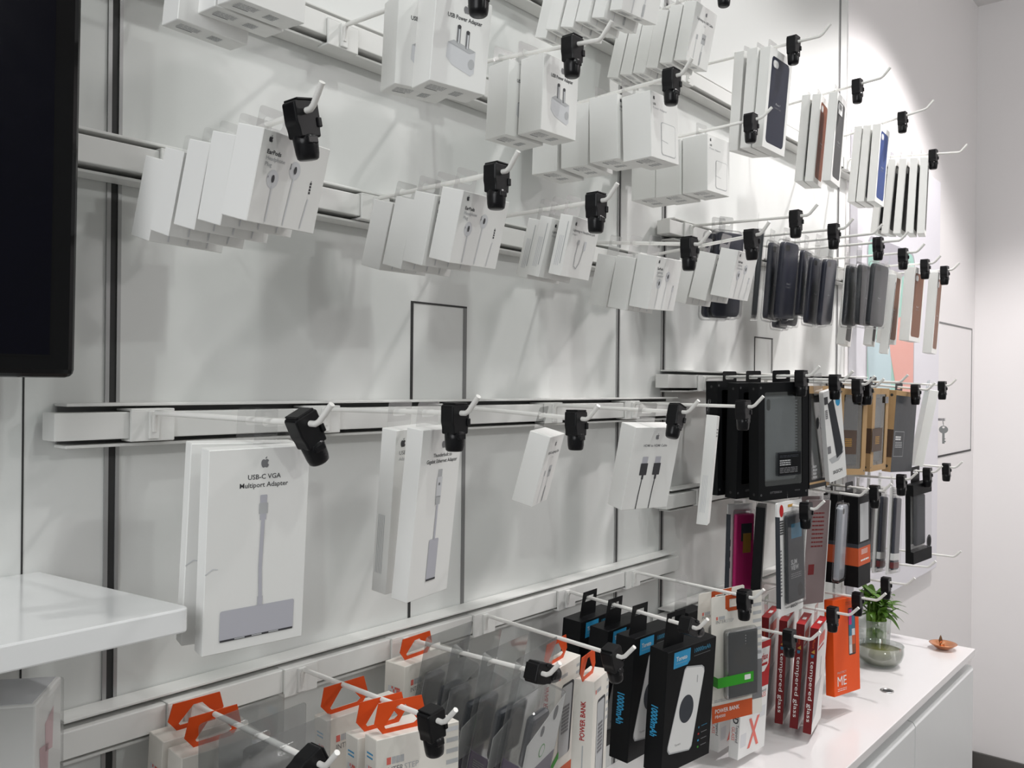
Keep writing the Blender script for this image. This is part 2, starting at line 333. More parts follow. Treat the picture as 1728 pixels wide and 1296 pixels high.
POSE = {"U1": [[0.5004, -0.2943, 0.2349, 13.0, 15.6, -1.5], [0.4976, -0.2549, 0.2346, 10.0, 15.7, -1.3], [0.4971, -0.2112, 0.2336, 7.8, 15.5, 0.4], [0.4922, -0.1717, 0.2306, 5.7, 16.4, 0.7], [0.4963, -0.1216, 0.231, 6.1, 16.5, 0.6]],
 "U2": [[0.7967, -0.2724, 0.2327, 6.0, 15.2, -1.5], [0.787, -0.2346, 0.2313, 4.8, 15.1, -1.5], [0.7894, -0.1959, 0.2286, 4.5, 15.3, 0.2], [0.7955, -0.1452, 0.2329, 7.5, 16.3, -1.5]],
 "U3": [[1.0126, -0.2705, 0.2361, 6.2, 14.1, -0.8], [1.0013, -0.2443, 0.2337, 3.2, 15.1, 0.9], [1.004, -0.2204, 0.234, 2.3, 14.9, 0.7]],
 "U4": [[1.2801, -0.2507, 0.2132, 3.8, 12.0, -2.0], [1.2755, -0.2117, 0.2117, 3.9, 11.9, -0.3], [1.2816, -0.1675, 0.2194, 6.0, 13.1, -1.3]],
 "U5": [[1.5195, -0.2786, 0.2489, 3.3, 13.7, -0.8], [1.5185, -0.2362, 0.2458, 1.0, 15.1, -0.9], [1.5217, -0.1944, 0.2421, -2.0, 15.0, -0.2]],
 "V1": [[0.4775, -0.2711, -0.0651, -7.8, 5.1, -0.6], [0.4768, -0.2434, -0.0618, -13.8, 4.9, 0.9]],
 "V2": [[0.7167, -0.2798, -0.0541, 9.0, 6.7, -0.8], [0.7267, -0.2258, -0.056, 6.0, 6.6, -2.5]],
 "V3": [[0.9723, -0.252, -0.0732, 20.5, 15.6, -1.9]],
 "V4": [[1.2212, -0.268, -0.0692, -13.3, 12.0, 1.2]],
 "V5": [[1.4834, -0.2387, -0.0576, 22.8, 4.4, 3.1]],
 "T1": [[0.7241, -0.3007, 0.4499, -16.3, 3.7, 2.8], [0.712, -0.2513, 0.456, -19.3, 3.5, 1.1]],
 "T2": [[0.9658, -0.2572, 0.4565, -5.1, 1.8, 1.0], [0.9512, -0.2085, 0.4547, -8.1, 1.6, 1.9]],
 "T3": [[1.2236, -0.269, 0.4698, -0.0, -0.9, -2.0], [1.214, -0.2106, 0.4745, 3.0, 0.3, -2.4], [1.224, -0.145, 0.4744, 5.2, 0.5, -0.7], [1.2188, -0.0872, 0.4714, 2.2, 1.2, 0.0]],
 "T4": [[1.5139, -0.217, 0.4752, -1.5, 0.0, -0.9], [1.5106, -0.1593, 0.4729, 1.5, -0.1, 0.1], [1.5102, -0.1036, 0.4745, 1.7, -0.3, 0.1]],
 "H2": [[1.4456, -0.2265, 0.699, -0.0, 12.1, -0.6], [1.4451, -0.1976, 0.6991, 1.0, 12.5, 0.4], [1.4445, -0.1684, 0.6988, -0.1, 13.2, -1.2], [1.4457, -0.1394, 0.6931, 1.5, 13.0, 0.5], [1.4456, -0.1113, 0.6942, 1.7, 12.9, 2.3], [1.4455, -0.0815, 0.6946, 2.0, 12.7, 2.6]],
 "c1": [[1.6955, -0.2627, 0.6801, -0.8, 4.5, 0.4], [1.688, -0.2375, 0.6829, 0.3, 4.6, -1.3], [1.6915, -0.2095, 0.686, -2.7, 5.3, -3.1]],
 "c2": [[2.0662, -0.2521, 0.6898, 7.9, 4.1, -0.9], [2.0681, -0.2109, 0.6939, 9.6, 4.7, -0.8], [2.0703, -0.1867, 0.6971, 6.6, 4.5, 0.5]],
 "c3": [[2.4106, -0.244, 0.6967, 4.6, 4.0, -0.5], [2.4156, -0.2191, 0.6983, 2.4, 4.5, 1.0], [2.414, -0.1965, 0.7004, 1.9, 4.7, 0.4]],
 "c4": [[2.7102, -0.2732, 0.666, 13.0, 2.1, -2.5], [2.7118, -0.2475, 0.6682, 10.0, 2.9, -1.6], [2.7102, -0.2202, 0.6706, 7.0, 4.3, -1.8], [2.7081, -0.1934, 0.6736, 4.0, 5.5, -2.1], [2.7061, -0.1671, 0.6762, 1.0, 6.5, -2.3]],
 "T0": [[0.4818, -0.284, 0.4641, -0.1, 5.2, 0.0], [0.4854, -0.2451, 0.4669, -3.1, 5.2, 1.8], [0.469, -0.2081, 0.4576, -3.2, 5.2, 2.9]],
 "I8": [[0.5333, -0.118, -0.4143, -2.8, 3.6, -0.2], [0.531, -0.0795, -0.4063, -1.9, 5.1, 0.2]],
 "I7": [[0.6997, -0.2614, -0.4083, -12.1, -2.4, 1.7], [0.7002, -0.2254, -0.4141, -9.1, -1.0, -0.0], [0.7115, -0.1494, -0.4139, -6.1, 0.3, -1.8]],
 "I6b": [[0.8871, -0.088, -0.4037, 4.4, 2.2, 0.2]],
 "I6": [[0.909, -0.2947, -0.4235, 9.0, 13.0, -2.4], [0.9019, -0.2447, -0.4256, 6.0, 12.8, -0.7], [0.8997, -0.1912, -0.4269, 3.0, 12.7, 0.3], [0.9079, -0.1319, -0.4206, 6.0, 12.5, 0.3]],
 "I5": [[1.0773, -0.2625, -0.4373, 14.0, 0.6, 3.6], [1.0679, -0.2167, -0.4298, 11.0, 2.0, 1.8]],
 "I4": [[1.2936, -0.2936, -0.4331, -8.7, 4.8, -1.7], [1.2882, -0.2025, -0.4237, -5.7, 4.6, -0.0], [1.285, -0.1575, -0.4214, -2.7, 6.1, 0.7], [1.2802, -0.1088, -0.4164, 0.3, 5.9, 0.8]],
 "I3": [[1.498, -0.2723, -0.3882, -23.7, 1.2, -2.0], [1.5118, -0.245, -0.3893, -20.7, 2.6, -2.5]],
 "n1": [[1.7034, -0.2217, -0.5372, -4.0, 2.7, 1.2], [1.7138, -0.1678, -0.5389, -1.0, 2.6, 0.1]],
 "n2": [[1.9357, -0.2704, -0.5329, 11.1, 3.4, 0.2], [1.948, -0.2283, -0.5326, 14.1, 3.2, 0.8], [1.9473, -0.1913, -0.5309, 17.1, 3.0, 0.0], [1.9494, -0.1686, -0.5335, 14.1, 2.9, 1.6]],
 "m1": [[2.1017, -0.2601, -0.5092, -9.0, -3.8, 3.1]],
 "k1": [[1.7575, -0.2473, 0.0076, -22.9, 1.1, -2.1], [1.7644, -0.187, 0.0057, -19.9, 2.5, -0.9], [1.7636, -0.1369, 0.0118, -16.9, 2.3, -0.5]],
 "k2": [[1.9472, -0.2497, 0.001, -0.5, -0.8, -0.1]],
 "k2s": [[1.9484, -0.2786, -0.0067, -18.2, 5.0, -13.0]],
 "k3": [[2.0903, -0.3021, -0.0047, -20.7, -6.4, 9.6]],
 "k4": [[2.3486, -0.2881, 0.0014, -1.3, 2.2, -0.4]],
 "k5": [[2.8443, -0.2644, -0.012, 25.5, 10.6, 2.8]],
 "sA": [[1.7215, -0.1447, 0.3369, -17.9, 5.0, -0.9]],
 "sB": [[1.7274, -0.2336, 0.3266, 13.0, 4.3, 1.5]],
 "sC": [[1.9352, -0.1909, 0.3379, 0.2, 5.7, -1.7], [1.9401, -0.1413, 0.3336, 3.2, 5.5, 0.0]],
 "sD": [[2.0505, -0.2417, 0.3084, 4.6, 6.5, -5.2], [2.0503, -0.2201, 0.3051, 1.6, 7.9, -3.5], [2.0503, -0.2007, 0.3051, -1.4, 7.8, -1.8], [2.0501, -0.1836, 0.3032, -1.0, 7.6, -0.1]],
 "sE": [[2.1902, -0.3123, 0.3051, -1.1, 4.8, 0.4], [2.1898, -0.2945, 0.3049, 0.1, 4.6, -0.3], [2.1847, -0.2762, 0.3043, 1.7, 4.5, -0.9]],
 "sF": [[2.4054, -0.278, 0.2952, 16.0, 5.3, -0.9], [2.4078, -0.2379, 0.317, 13.0, 5.1, 0.6], [2.409, -0.1695, 0.3191, 10.0, 4.9, 2.3]],
 "sG": [[2.6436, -0.2718, 0.3407, -0.6, 3.5, 1.2]],
 "sH": [[2.8499, -0.2733, 0.347, 6.6, 3.7, 0.7]],
 "l1": [[1.7756, -0.2651, -0.2434, -3.3, -1.3, -0.4]],
 "l1p": [[1.7827, -0.1442, -0.245, -12.6, -6.1, 7.7]],
 "l1b": [[1.7883, -0.1996, -0.2502, 37.1, 2.9, 2.1]],
 "l2": [[1.931, -0.267, -0.2625, -4.7, -0.1, 5.3]],
 "l2b": [[1.9312, -0.2854, -0.258, -10.5, -2.1, 8.3]],
 "l3": [[2.1793, -0.275, -0.2683, -4.2, -0.9, -2.1]],
 "l4": [[2.4124, -0.2923, -0.2671, -0.2, 0.5, 8.6], [2.3895, -0.2667, -0.2653, 0.7, 0.3, 9.7]],
 "l5": [[2.6602, -0.2795, -0.2752, -11.6, 1.4, -4.2]],
 "H1": [[1.1937, -0.258, 0.6776, -7.3, 15.1, -0.3], [1.1918, -0.226, 0.6714, -4.3, 16.5, 0.1], [1.1891, -0.1948, 0.6708, -1.3, 16.9, 0.1], [1.1891, -0.1638, 0.6689, 1.7, 16.8, 0.1], [1.1849, -0.1346, 0.6706, 2.5, 16.6, 0.2], [1.1946, -0.1038, 0.669, -0.3, 16.4, 0.1]],
 "k6": [[2.5212, -0.2777, -0.0107, -4.7, 2.6, 2.9]]}
DIMS = {"U1": [0.0938, 0.0873, 0.0341],
 "U2": [0.0961, 0.0884, 0.0341],
 "U3": [0.0811, 0.0855, 0.021],
 "U4": [0.0946, 0.0885, 0.0367],
 "U5": [0.0923, 0.0891, 0.0365],
 "V1": [0.1039, 0.1981, 0.0189],
 "V2": [0.0787, 0.2017, 0.0234],
 "V3": [0.0666, 0.1027, 0.0314],
 "V4": [0.1054, 0.1387, 0.0339],
 "V5": [0.0522, 0.2033, 0.0203],
 "T1": [0.0747, 0.1065, 0.0459],
 "T2": [0.0729, 0.1065, 0.0453],
 "T3": [0.0866, 0.1055, 0.0535],
 "T4": [0.0854, 0.1067, 0.054],
 "H2": [0.0813, 0.1047, 0.0257],
 "c1": [0.1041, 0.1992, 0.0225],
 "c2": [0.0934, 0.2061, 0.02],
 "c3": [0.0994, 0.2035, 0.0205],
 "c4": [0.1015, 0.2177, 0.02],
 "T0": [0.0756, 0.1063, 0.0355],
 "I8": [0.1001, 0.15, 0.034],
 "I7": [0.1124, 0.15, 0.0278],
 "I6b": [0.1124, 0.15, 0.0388],
 "I6": [0.0934, 0.16, 0.036],
 "I5": [0.0746, 0.19, 0.031],
 "I4": [0.1318, 0.21, 0.0369],
 "I3": [0.1191, 0.2416, 0.004],
 "n1": [0.11, 0.2312, 0.0222],
 "n2": [0.1177, 0.2345, 0.0179],
 "m1": [0.1071, 0.2256, 0.0268],
 "k1": [0.1383, 0.2471, 0.03],
 "k2": [0.1132, 0.2298, 0.025],
 "k2s": [0.0596, 0.2137, 0.012],
 "k3": [0.093, 0.1972, 0.0227],
 "k4": [0.13, 0.218, 0.0218],
 "k5": [0.08, 0.2349, 0.0258],
 "sA": [0.0927, 0.1956, 0.015],
 "sB": [0.0927, 0.1904, 0.015],
 "sC": [0.099, 0.1894, 0.015],
 "sD": [0.0988, 0.1699, 0.015],
 "sE": [0.1127, 0.1637, 0.015],
 "sF": [0.0994, 0.2074, 0.0208],
 "sG": [0.1039, 0.2095, 0.0276],
 "sH": [0.0983, 0.2441, 0.0257],
 "l1": [0.1177, 0.2373, 0.012],
 "l1p": [0.0907, 0.2196, 0.0146],
 "l1b": [0.0903, 0.1607, 0.0199],
 "l2": [0.0916, 0.2386, 0.003],
 "l2b": [0.0979, 0.2364, 0.003],
 "l3": [0.0695, 0.2175, 0.036],
 "l4": [0.0987, 0.2278, 0.012],
 "l5": [0.1067, 0.2294, 0.0241],
 "H1": [0.0883, 0.0835, 0.0259],
 "k6": [0.1587, 0.2208, 0.0221]}
# ------------------------------------------------------------------ the room
def struct(name, mb): return tag(mb.build(name), kind='structure')
XE, ZF, ZC = 4.49, 0.0, CZ + 1.79
m = MB(); m.box((-2.2, 0, ZF), (XE + .1, .12, ZC + .1), WALL); struct('wall_back', m)
m = MB(); m.box((XE, -5.2, ZF), (XE + .12, 0, ZC + .1), WALLP); struct('wall_right', m)
m = MB(); m.box((-2.2, -5.2, ZF - .1), (XE + .12, .12, ZF), FLOORM); struct('floor', m)
m = MB(); m.box((-2.2, -5.2, ZC), (XE + .12, 0, ZC + .1), CEIL); struct('ceiling', m)
m = MB(); m.box((XE - .012, -5.2, ZF), (XE, -.001, ZF + .10), SKIRT, .002); struct('baseboard_right', m)
m = MB(); m.box((2.89, -.012, ZF), (XE - .013, 0, ZF + .10), SKIRT, .002); struct('baseboard_back', m)
# white painted stretch of the back wall beyond the slotted bays
m = MB(); m.box((2.80, -.004, ZF + .1), (XE - .0005, 0, ZC - .0005), WALLP); struct('trim_1', m)
n = [1]
def trim(a, b, mt, mb=None):
    n[0] += 1; q = MB(); q.box(wz(a), wz(b), mt); struct('trim_%d' % n[0], q)
# slotted uprights: aluminium profile with a dark slot
for x, hw in ((.4553, .0085), (1.4990, .0055), (1.6790, .0085), (2.734, .0065)):
    n[0] += 1; q = MB()
    q.box((x - hw, -.0022, .02), (x - hw * .45, 0, ZC), ALU); q.box((x + hw * .5, -.0022, .02), (x + hw, 0, ZC), ALU)
    q.box((x - hw * .45, -.0008, .02), (x + hw * .5, 0, ZC), SLOT); struct('trim_%d' % n[0], q)
trim((.3600, -.0008, -1.78), (.3618, 0, 1.79), SLOT)
# hatches routed into the panels
trim((.920, -.0010, .124), (1.046, 0, .127), SLOT); trim((.920, -.0010, -1.2), (.925, 0, .124), SLOT); trim((1.038, -.0010, -1.2), (1.046, 0, .124), GROOVE)
trim((2.144, -.0010, .127), (2.258, 0, .130), SLOT); trim((2.144, -.0010, .01), (2.148, 0, .127), SLOT); trim((2.250, -.0010, .01), (2.258, 0, .127), GROOVE)
# flush cupboard door in the far stretch of wall: four thin joints
trim((3.80, -.0062, .270), (4.44, -.0041, .276), GROOVE); trim((3.80, -.0062, -.292), (4.44, -.0041, -.284), SLOT)
trim((4.436, -.0062, -.284), (4.44, -.0041, .270), GROOVE); trim((3.80, -.0062, -.284), (3.804, -.0041, .270), GROOVE)

# ------------------------------------------------------------------ rails
LEFTB, RIGHTB = (.392, 1.691), (1.668, 2.93)
def rail(z, bay, xb, label):
    """channel with two flanges and a square bar held inside; z = height of the hooks' rod"""
    x0, x1 = bay
    r = tag(empty('slat_rail', wz(((x0 + x1) / 2, 0, z))), label, 'rail', 'white slat rails holding the hooks')
    c = r.location
    q = MB()
    q.box((x0 - c.x, -.034, .008), (x1 - c.x, -.001, .0115), RAILM, .001)
    q.box((x0 - c.x, -.032, -.0375), (x1 - c.x, -.001, -.034), RAILM, .001)
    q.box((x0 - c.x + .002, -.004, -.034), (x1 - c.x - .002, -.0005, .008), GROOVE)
    q.build('channel', r)
    q = MB(); q.box((xb[0] - c.x, -.040, -.0285), (xb[1] - c.x, -.008, .0015), RAILM, .0012); q.build('bar', r)
rail(.706, (.392,1.66), (.377, 1.66), 'white slat rail of the left bay, above the top edge of the photo')
rail(.498, LEFTB, (.377, 1.69), 'white slat rail carrying the top row of hooks in the left bay')
rail(.2625, LEFTB, (.377, 1.69), 'white slat rail carrying the second row of hooks in the left bay')
rail(-.0385, LEFTB, (.377, 1.69), 'white slat rail carrying the third row of hooks in the left bay')
rail(-.3800, LEFTB, (.377, 1.69), 'white slat rail carrying the bottom row of hooks in the left bay')
RB = (1.636, 2.93)
rail(.702, RIGHTB, RB, 'white slat rail carrying the top row of hooks in the right bay')
rail(.357, RIGHTB, RB, 'white slat rail carrying the second row of hooks in the right bay')
rail(.0215, RIGHTB, RB, 'white slat rail carrying the third row of hooks in the right bay')
rail(-.242, RIGHTB, RB, 'white slat rail carrying the fourth row of hooks in the right bay')
rail(-.507, RIGHTB, RB, 'white slat rail carrying the bottom row of hooks in the right bay')

# ------------------------------------------------------------------ hooks
def lock_meshes():
    q = MB()
    prof = [(-.0115, .0100), (.0115, .0100), (.0138, .008), (.0138, -.010), (.0122, -.016), (.0118, -.024), (-.0118, -.024), (-.0122, -.016), (-.0138, -.010), (-.0138, .008)]
    b = bmesh.new(); vs = [b.verts.new((x, -.010, z)) for x, z in prof]; f = b.faces.new(vs)
    e = bmesh.ops.extrude_face_region(b, geom=[f]); bmesh.ops.translate(b, vec=(0, .020, 0), verts=[v for v in e['geom'] if isinstance(v, bmesh.types.BMVert)])
    bmesh.ops.recalc_face_normals(b, faces=b.faces); bmesh.ops.bevel(b, geom=b.edges[:], offset=.0016, segments=2, profile=.5, affect='EDGES')
    q.bm(b, BLK, False)
    q.box((-.0105, -.0105, .0095), (.0105, .0105, .0120), BLK, .001)
    q.box((.009, -.012, -.015), (.0138, -.006, -.006), BLK, .001)
    body = q.build('stop_lock')
    q = MB(); q.lathe([(0, -.0440), (.0085, -.0440), (.0103, -.0425), (.0112, -.038), (.0117, -.030), (.0121, -.022), (0, -.016)], BLK2, 24)
    q.box((-.006, -.0122, -.030), (.006, -.009, -.023), BLK2, .001)
    bar = q.build('magnet_barrel', body)
    return body
LOCK = lock_meshes()
def bracket_mesh():
    q = MB(); hw = .026
    q.box((-hw, -.0445, -.0315), (hw, -.0405, .0030), RAILM, .0012); q.box((-hw, -.0445, .0018), (hw, -.008, .0048), RAILM, .0012)
    q.box((-hw, -.0445, -.0325), (hw, -.020, -.0290), RAILM, .0012); q.box((-.006, -.0475, -.030), (.006, -.044, .002), RAILM, .001)
    return q.build('bracket')
BRK = bracket_mesh()
ROWS = {'T': 'top row, left bay', 'H': 'highest row, left bay', 'U': 'second row, left bay', 'V': 'third row, left bay', 'I': 'bottom row, left bay',
        'c': 'top row, right bay', 's': 'second row, right bay', 'k': 'third row, right bay', 'l': 'fourth row, right bay', 'm': 'bottom row, right bay'}
ORD = ['first', 'second', 'third', 'fourth', 'fifth', 'sixth', 'seventh']
def ordinal(k):
    row = sorted([a for a in HOOKS if a[0] == k[0]], key=lambda a: HOOKS[a][0]); return ORD[row.index(k)]
def place(k):   # words that find the hook
    return '%s hook, %s' % (ordinal(k), ROWS[k[0]])
EXT = dict(T2=.032, c1=.040, c2=.040, c3=.045, c4=.055, s1=.010, s2=.008, s4=.035, s5=.018, s6=.006, s7=.006, k6=.015, l6=.01, m1=.028, m2=.022, m3=.030, m4=.035, m5=.02, m6=.02, s3=.02)
first = True
for k, (rx, rz, lx, ly, lz, roll, has) in HOOKS.items():
    o = tag(empty('display_hook', wz((rx, 0, rz))), 'white prong hook %s, %s' % ('with black stop lock' if has else 'without lock', place(k).replace(' hook,', ' in')), 'hook', 'prong hooks on the slat rails')
    if first: b = BRK; first = False
    else: b = BRK.copy(); COL.objects.link(b)
    b.parent = o
    P0 = Vector((0, -.046, .0)); P1 = Vector((lx - rx, ly, lz - rz)); t = (P1 - P0).normalized()
    bend = P1 + t * (.0165 + EXT.get(k, .004 if has else 0)); tip = bend + Vector((t.x, t.y * .68, .72)).normalized() * .027
    mid = bend + (tip - bend) * .15
    q = MB(); q.tube([P0 + Vector((0, 0, -.022)), P0 + Vector((0, -.001, -.006)), P0 + Vector((0, -.006, 0)), P0 + t * .03, P1, bend - t * .003, mid, tip], .0031, RODM, 10)
    q.build('arm', o)
    if has:
        l = copy_tree(LOCK, o); l.location = P1; l.rotation_euler = (0, -rad(roll), 0)
for c in list(LOCK.children): bpy.data.objects.remove(c)
bpy.data.objects.remove(LOCK)
# ------------------------------------------------------------------ things hanging on the hooks
def pose(o, p):
    o.location = wz(p[:3]); o.rotation_mode = 'YXZ'; o.rotation_euler = (rad(p[4]), rad(p[5]), rad(p[3]))
def rod_at(hook, y):
    rx, rz, lx, ly, lz = HOOKS[hook][:5]; t = (y + .046) / (ly + .046); return Vector((rx + (lx - rx) * t, y, rz + (lz - rz) * t + CZ))
def rotm(p): return Matrix.Rotation(rad(p[3]), 3, 'Z') @ Matrix.Rotation(rad(p[4]), 3, 'X') @ Matrix.Rotation(rad(p[5]), 3, 'Y')
def local_rod(p, hook, d):
    """where the rod passes the item's back plane y=d, in item coordinates"""
    M = rotm(p); O = Vector(wz(p[:3])); y = p[1] + d
    for _ in range(4):
        q = M.transposed() @ (rod_at(hook, y) - O)
        y += (d - q.y)
    return q
def tab_mesh(xc, zc, wt, m, d, low=-.006, th=.0005, hw=.013, hh=.0045, name='hang_tab', parent=None):
    """clear euro-slot tab standing on the carton; slot centred on the rod"""
    zc = max(zc, .008); q = MB(); top = zc + hh + .009
    out = rrect(xc - wt / 2, low, xc + wt / 2, top, .004, 3); inn = rrect(xc - hw, zc - hh * 1.0, xc + hw, zc + hh, hh * .9, 3)
    q.ring(out, inn, d + .0003, d + .0003 + th, m)
    return q.build(name, parent)
def add_tab(o, p, hook, d, wt=.042, m=None, **kw):
    q = local_rod(p, hook, d); x = max(-.03, min(.03, q.x)); return tab_mesh(x, q.z - .001, wt, m or CLEAR, d, parent=o, **kw)
SEEN = set()
POSW = {1: ['the only one'], 2: ['front of two', 'rear of two'], 3: ['front of three', 'middle of three', 'rear of three'],
        4: ['front of four', 'second of four', 'third of four', 'rear of four'],
        5: ['front of five', 'second of five', 'middle of five', 'fourth of five', 'rear of five'],
        6: ['front of six', 'second of six', 'third of six', 'fourth of six', 'fifth of six', 'rear of six']}
def stack(key, hook, name, build, look, cat, group, tab=True, labels=None, poses=None, dims=None, start=0, total=None, **kw):
    P = poses or POSE[key]; w_, h_, d = dims or DIMS[key]; proto = None; objs = []
    for i, p in enumerate(P):
        r = empty(name, (0, 0, 0)); 
        if proto is None:
            parts = build(r, w_, h_, d); proto = list(r.children)
        else:
            for c in proto: copy_tree(c, r)
        pose(r, p)
        lab = labels[i] if labels else '%s, %s, %s' % (look, POSW[total or len(P)][i + start].replace('the only one', 'alone'), place(hook))
        if len(lab.split()) > 16 or lab in SEEN: print('LABEL', len(lab.split()), lab)
        SEEN.add(lab); tag(r, lab, cat, group)
        objs.append((r, p))
    for r, p in objs:
        if tab: add_tab(r, p, hook, d, **kw)
    return [r for r, p in objs]
def carton(r, w_, h_, d, m=None, prints=None, bev=.0007, name='carton'):
    q = MB(); q.box((-w_ / 2, 0, -h_), (w_ / 2, d, 0), m or CARD, bev, 1)
    if prints: prints(faces(q, w_, h_, d), w_, h_, d)
    return q.build(name, r)
def bottom_print(f, w_, h_, d):
    b = f['B']
    for i in range(1, 4): b.rect(w_ * (.12 + .19 * i), d * .08, .0007, d * .84, GREY)
def small_bottom(f, w_, h_, d):
    b = f['B']; b.gibber(w_ * .10, d * .25, w_ * .30, 4, d * .09, LGREY); b.rect(w_ * .12, d * .62, w_ * .22, d * .05, GREY)
    b.gibber(w_ * .55, d * .30, w_ * .16, 4, d * .1, LGREY, th=.7)
# --- the cartons' artwork
def earbud_art(f, x, y, s):
    f.disc(x, y, .0052 * s, VLG, 1, .0062 * s); f.disc(x + .0002, y - .0005, .0013 * s, INK, 3, .0026 * s); f.disc(x - .0045 * s, y - .001 * s, .0004, GREY, 3, .0012)
def pods_front(lines):
    def pr(fc, w_, h_, d):
        f = fc['F']; f.fruit(w_ * .12, h_ * .09, h_ * .062, INK)
        f.text(lines[0], w_ * .10, h_ * .245, h_ * .046, INK, bold=.025)
        for i, t in enumerate(lines[1:]): f.text(t, w_ * .10, h_ * (.31 + .065 * i), h_ * .044, LGREY, bold=.01)
        x1, y1 = w_ * .24, h_ * .50; earbud_art(f, x1, y1, 1.45)
        x2, y2 = w_ * .53, h_ * .35; earbud_art(f, x2, y2, 1.45); f.line([(x2 - .0062, y2 - .006), (x2 - .0066, y2)], .0009, GREY)
        f.line([(x1 + .001, y1 + .006), (w_ * .245, h_ * .97)], .0017, VLG, 2); f.line([(x2, y2 + .006), (w_ * .50, h_ * .97)], .0017, VLG, 2)
        x3 = w_ * .80
        f.line([(x3, h_ * .62), (w_ * .76, h_ * .97)], .0015, VLG, 2)
        if len(lines) == 3 and lines[1] == 'Headphone':
            for i in range(4): f.rect(x3 - .0012, h_ * (.43 + .035 * i), .0026, h_ * .026, INK)
            f.line([(x3 + .0002, h_ * .41), (x3 + .0002, h_ * .43)], .0009, GREY)
        else:
            f.rect(x3 - .002, h_ * .50, .004, .004, LGREY); f.rr(x3 - .003, h_ * .54, .006, .008, .001, VLG)
        bottom_print(fc, w_, h_, d)
    return pr
def jack_print(fc, w_, h_, d):
    f = fc['F']; f.fruit(w_ * .16, h_ * .11, h_ * .06, INK); f.text('Lightning to Headphone Jack', w_ * .10, h_ * .235, h_ * .038, GREY, wd=w_ * .78, bold=.01); f.text('Adapter', w_ * .10, h_ * .30, h_ * .036, LGREY)
    pts = [(w_ * .36, h_ * .42), (w_ * .34, h_ * .62), (w_ * .36, h_ * .80), (w_ * .44, h_ * .84), (w_ * .52, h_ * .74), (w_ * .58, h_ * .50)]
    f.line(pts, .0016, LGREY, 2); f.rr(w_ * .33, h_ * .36, w_ * .06, h_ * .08, .001, LGREY, 3); f.rr(w_ * .56, h_ * .36, w_ * .07, h_ * .16, .001, VLG, 3)
    for i in range(3): fc['L'].rect(d * (.3 + .13 * i), h_ * .34, d * .05, h_ * .5, VLG)
    fc['L'].rect(d * .72, h_ * .1, d * .06, h_ * .7, LGREY); small_bottom(fc, w_, h_, d)
def vga_print(fc, w_, h_, d):
    f = fc['F']; f.fruit(w_ * .54, h_ * .075, h_ * .045, GREY)
    f.text('USB-C VGA', w_ * .54, h_ * .155, h_ * .024, INK, align='c', bold=.008); f.text('Multiport Adapter', w_ * .54, h_ * .195, h_ * .024, INK, align='c', bold=.008)
    x = w_ * .54; f.rr(x - .0036, h_ * .235, .0072, h_ * .05, .001, SILV); f.rr(x - .0045, h_ * .275, .009, h_ * .055, .001, LGREY, 2); f.rect(x - .0032, h_ * .33, .0064, h_ * .03, SILV, 2)
    f.line([(x, h_ * .36), (x - .001, h_ * .6), (x + .0005, h_ * .79)], .0038, SILV, 2); f.rect(x - .0026, h_ * .745, .0052, h_ * .045, SILV, 3)
    f.rr(w_ * .155, h_ * .79, w_ * .74, h_ * .155, .002, SILV, 2); f.rect(w_ * .16, h_ * .935, w_ * .73, h_ * .01, INK, 3)
    for i in range(3): f.rect(w_ * (.3 + .17 * i), h_ * .936, w_ * .1, h_ * .006, LGREY, 4)
    f.line([(w_ * .0, h_ * .60), (w_ * .07, h_ * .575), (w_ * .12, h_ * .58)], .0009, VLG, 2)
def ether_print(fc, w_, h_, d):
    f = fc['F']; f.fruit(w_ * .55, h_ * .09, h_ * .045, GREY)
    f.text('Thunderbolt to', w_ * .54, h_ * .165, h_ * .022, INK, align='c', bold=.01, wd=w_ * .46); f.text('Gigabit Ethernet Adapter', w_ * .54, h_ * .20, h_ * .022, INK, align='c', bold=.01, wd=w_ * .76)
    x = w_ * .52; f.rr(x - .004, h_ * .24, .008, h_ * .05, .001, LGREY); f.rr(x - .005, h_ * .285, .010, h_ * .12, .001, VLG, 2); f.rect(x - .0018, h_ * .32, .003, .003, GREY, 3)
    f.rr(x - .0046, h_ * .40, .009, h_ * .05, .001, LGREY, 2); f.line([(x, h_ * .45), (x, h_ * .66)], .0035, SILV, 2); f.rr(x - .009, h_ * .655, .018, h_ * .245, .002, SILV, 2); f.rect(x - .009, h_ * .893, .018, h_ * .012, INK, 3)
def tall_usbc(fc, w_, h_, d):
    f = fc['F']; f.fruit(w_ * .17, h_ * .08, h_ * .045, INK); f.text('USB-C', w_ * .10, h_ * .15, h_ * .024, GREY); f.text('Adapter', w_ * .10, h_ * .185, h_ * .02, LGREY)
    for i in range(5): fc['L'].rect(d * (.18 + .1 * i), h_ * .52, d * .035, h_ * .36, LGREY)
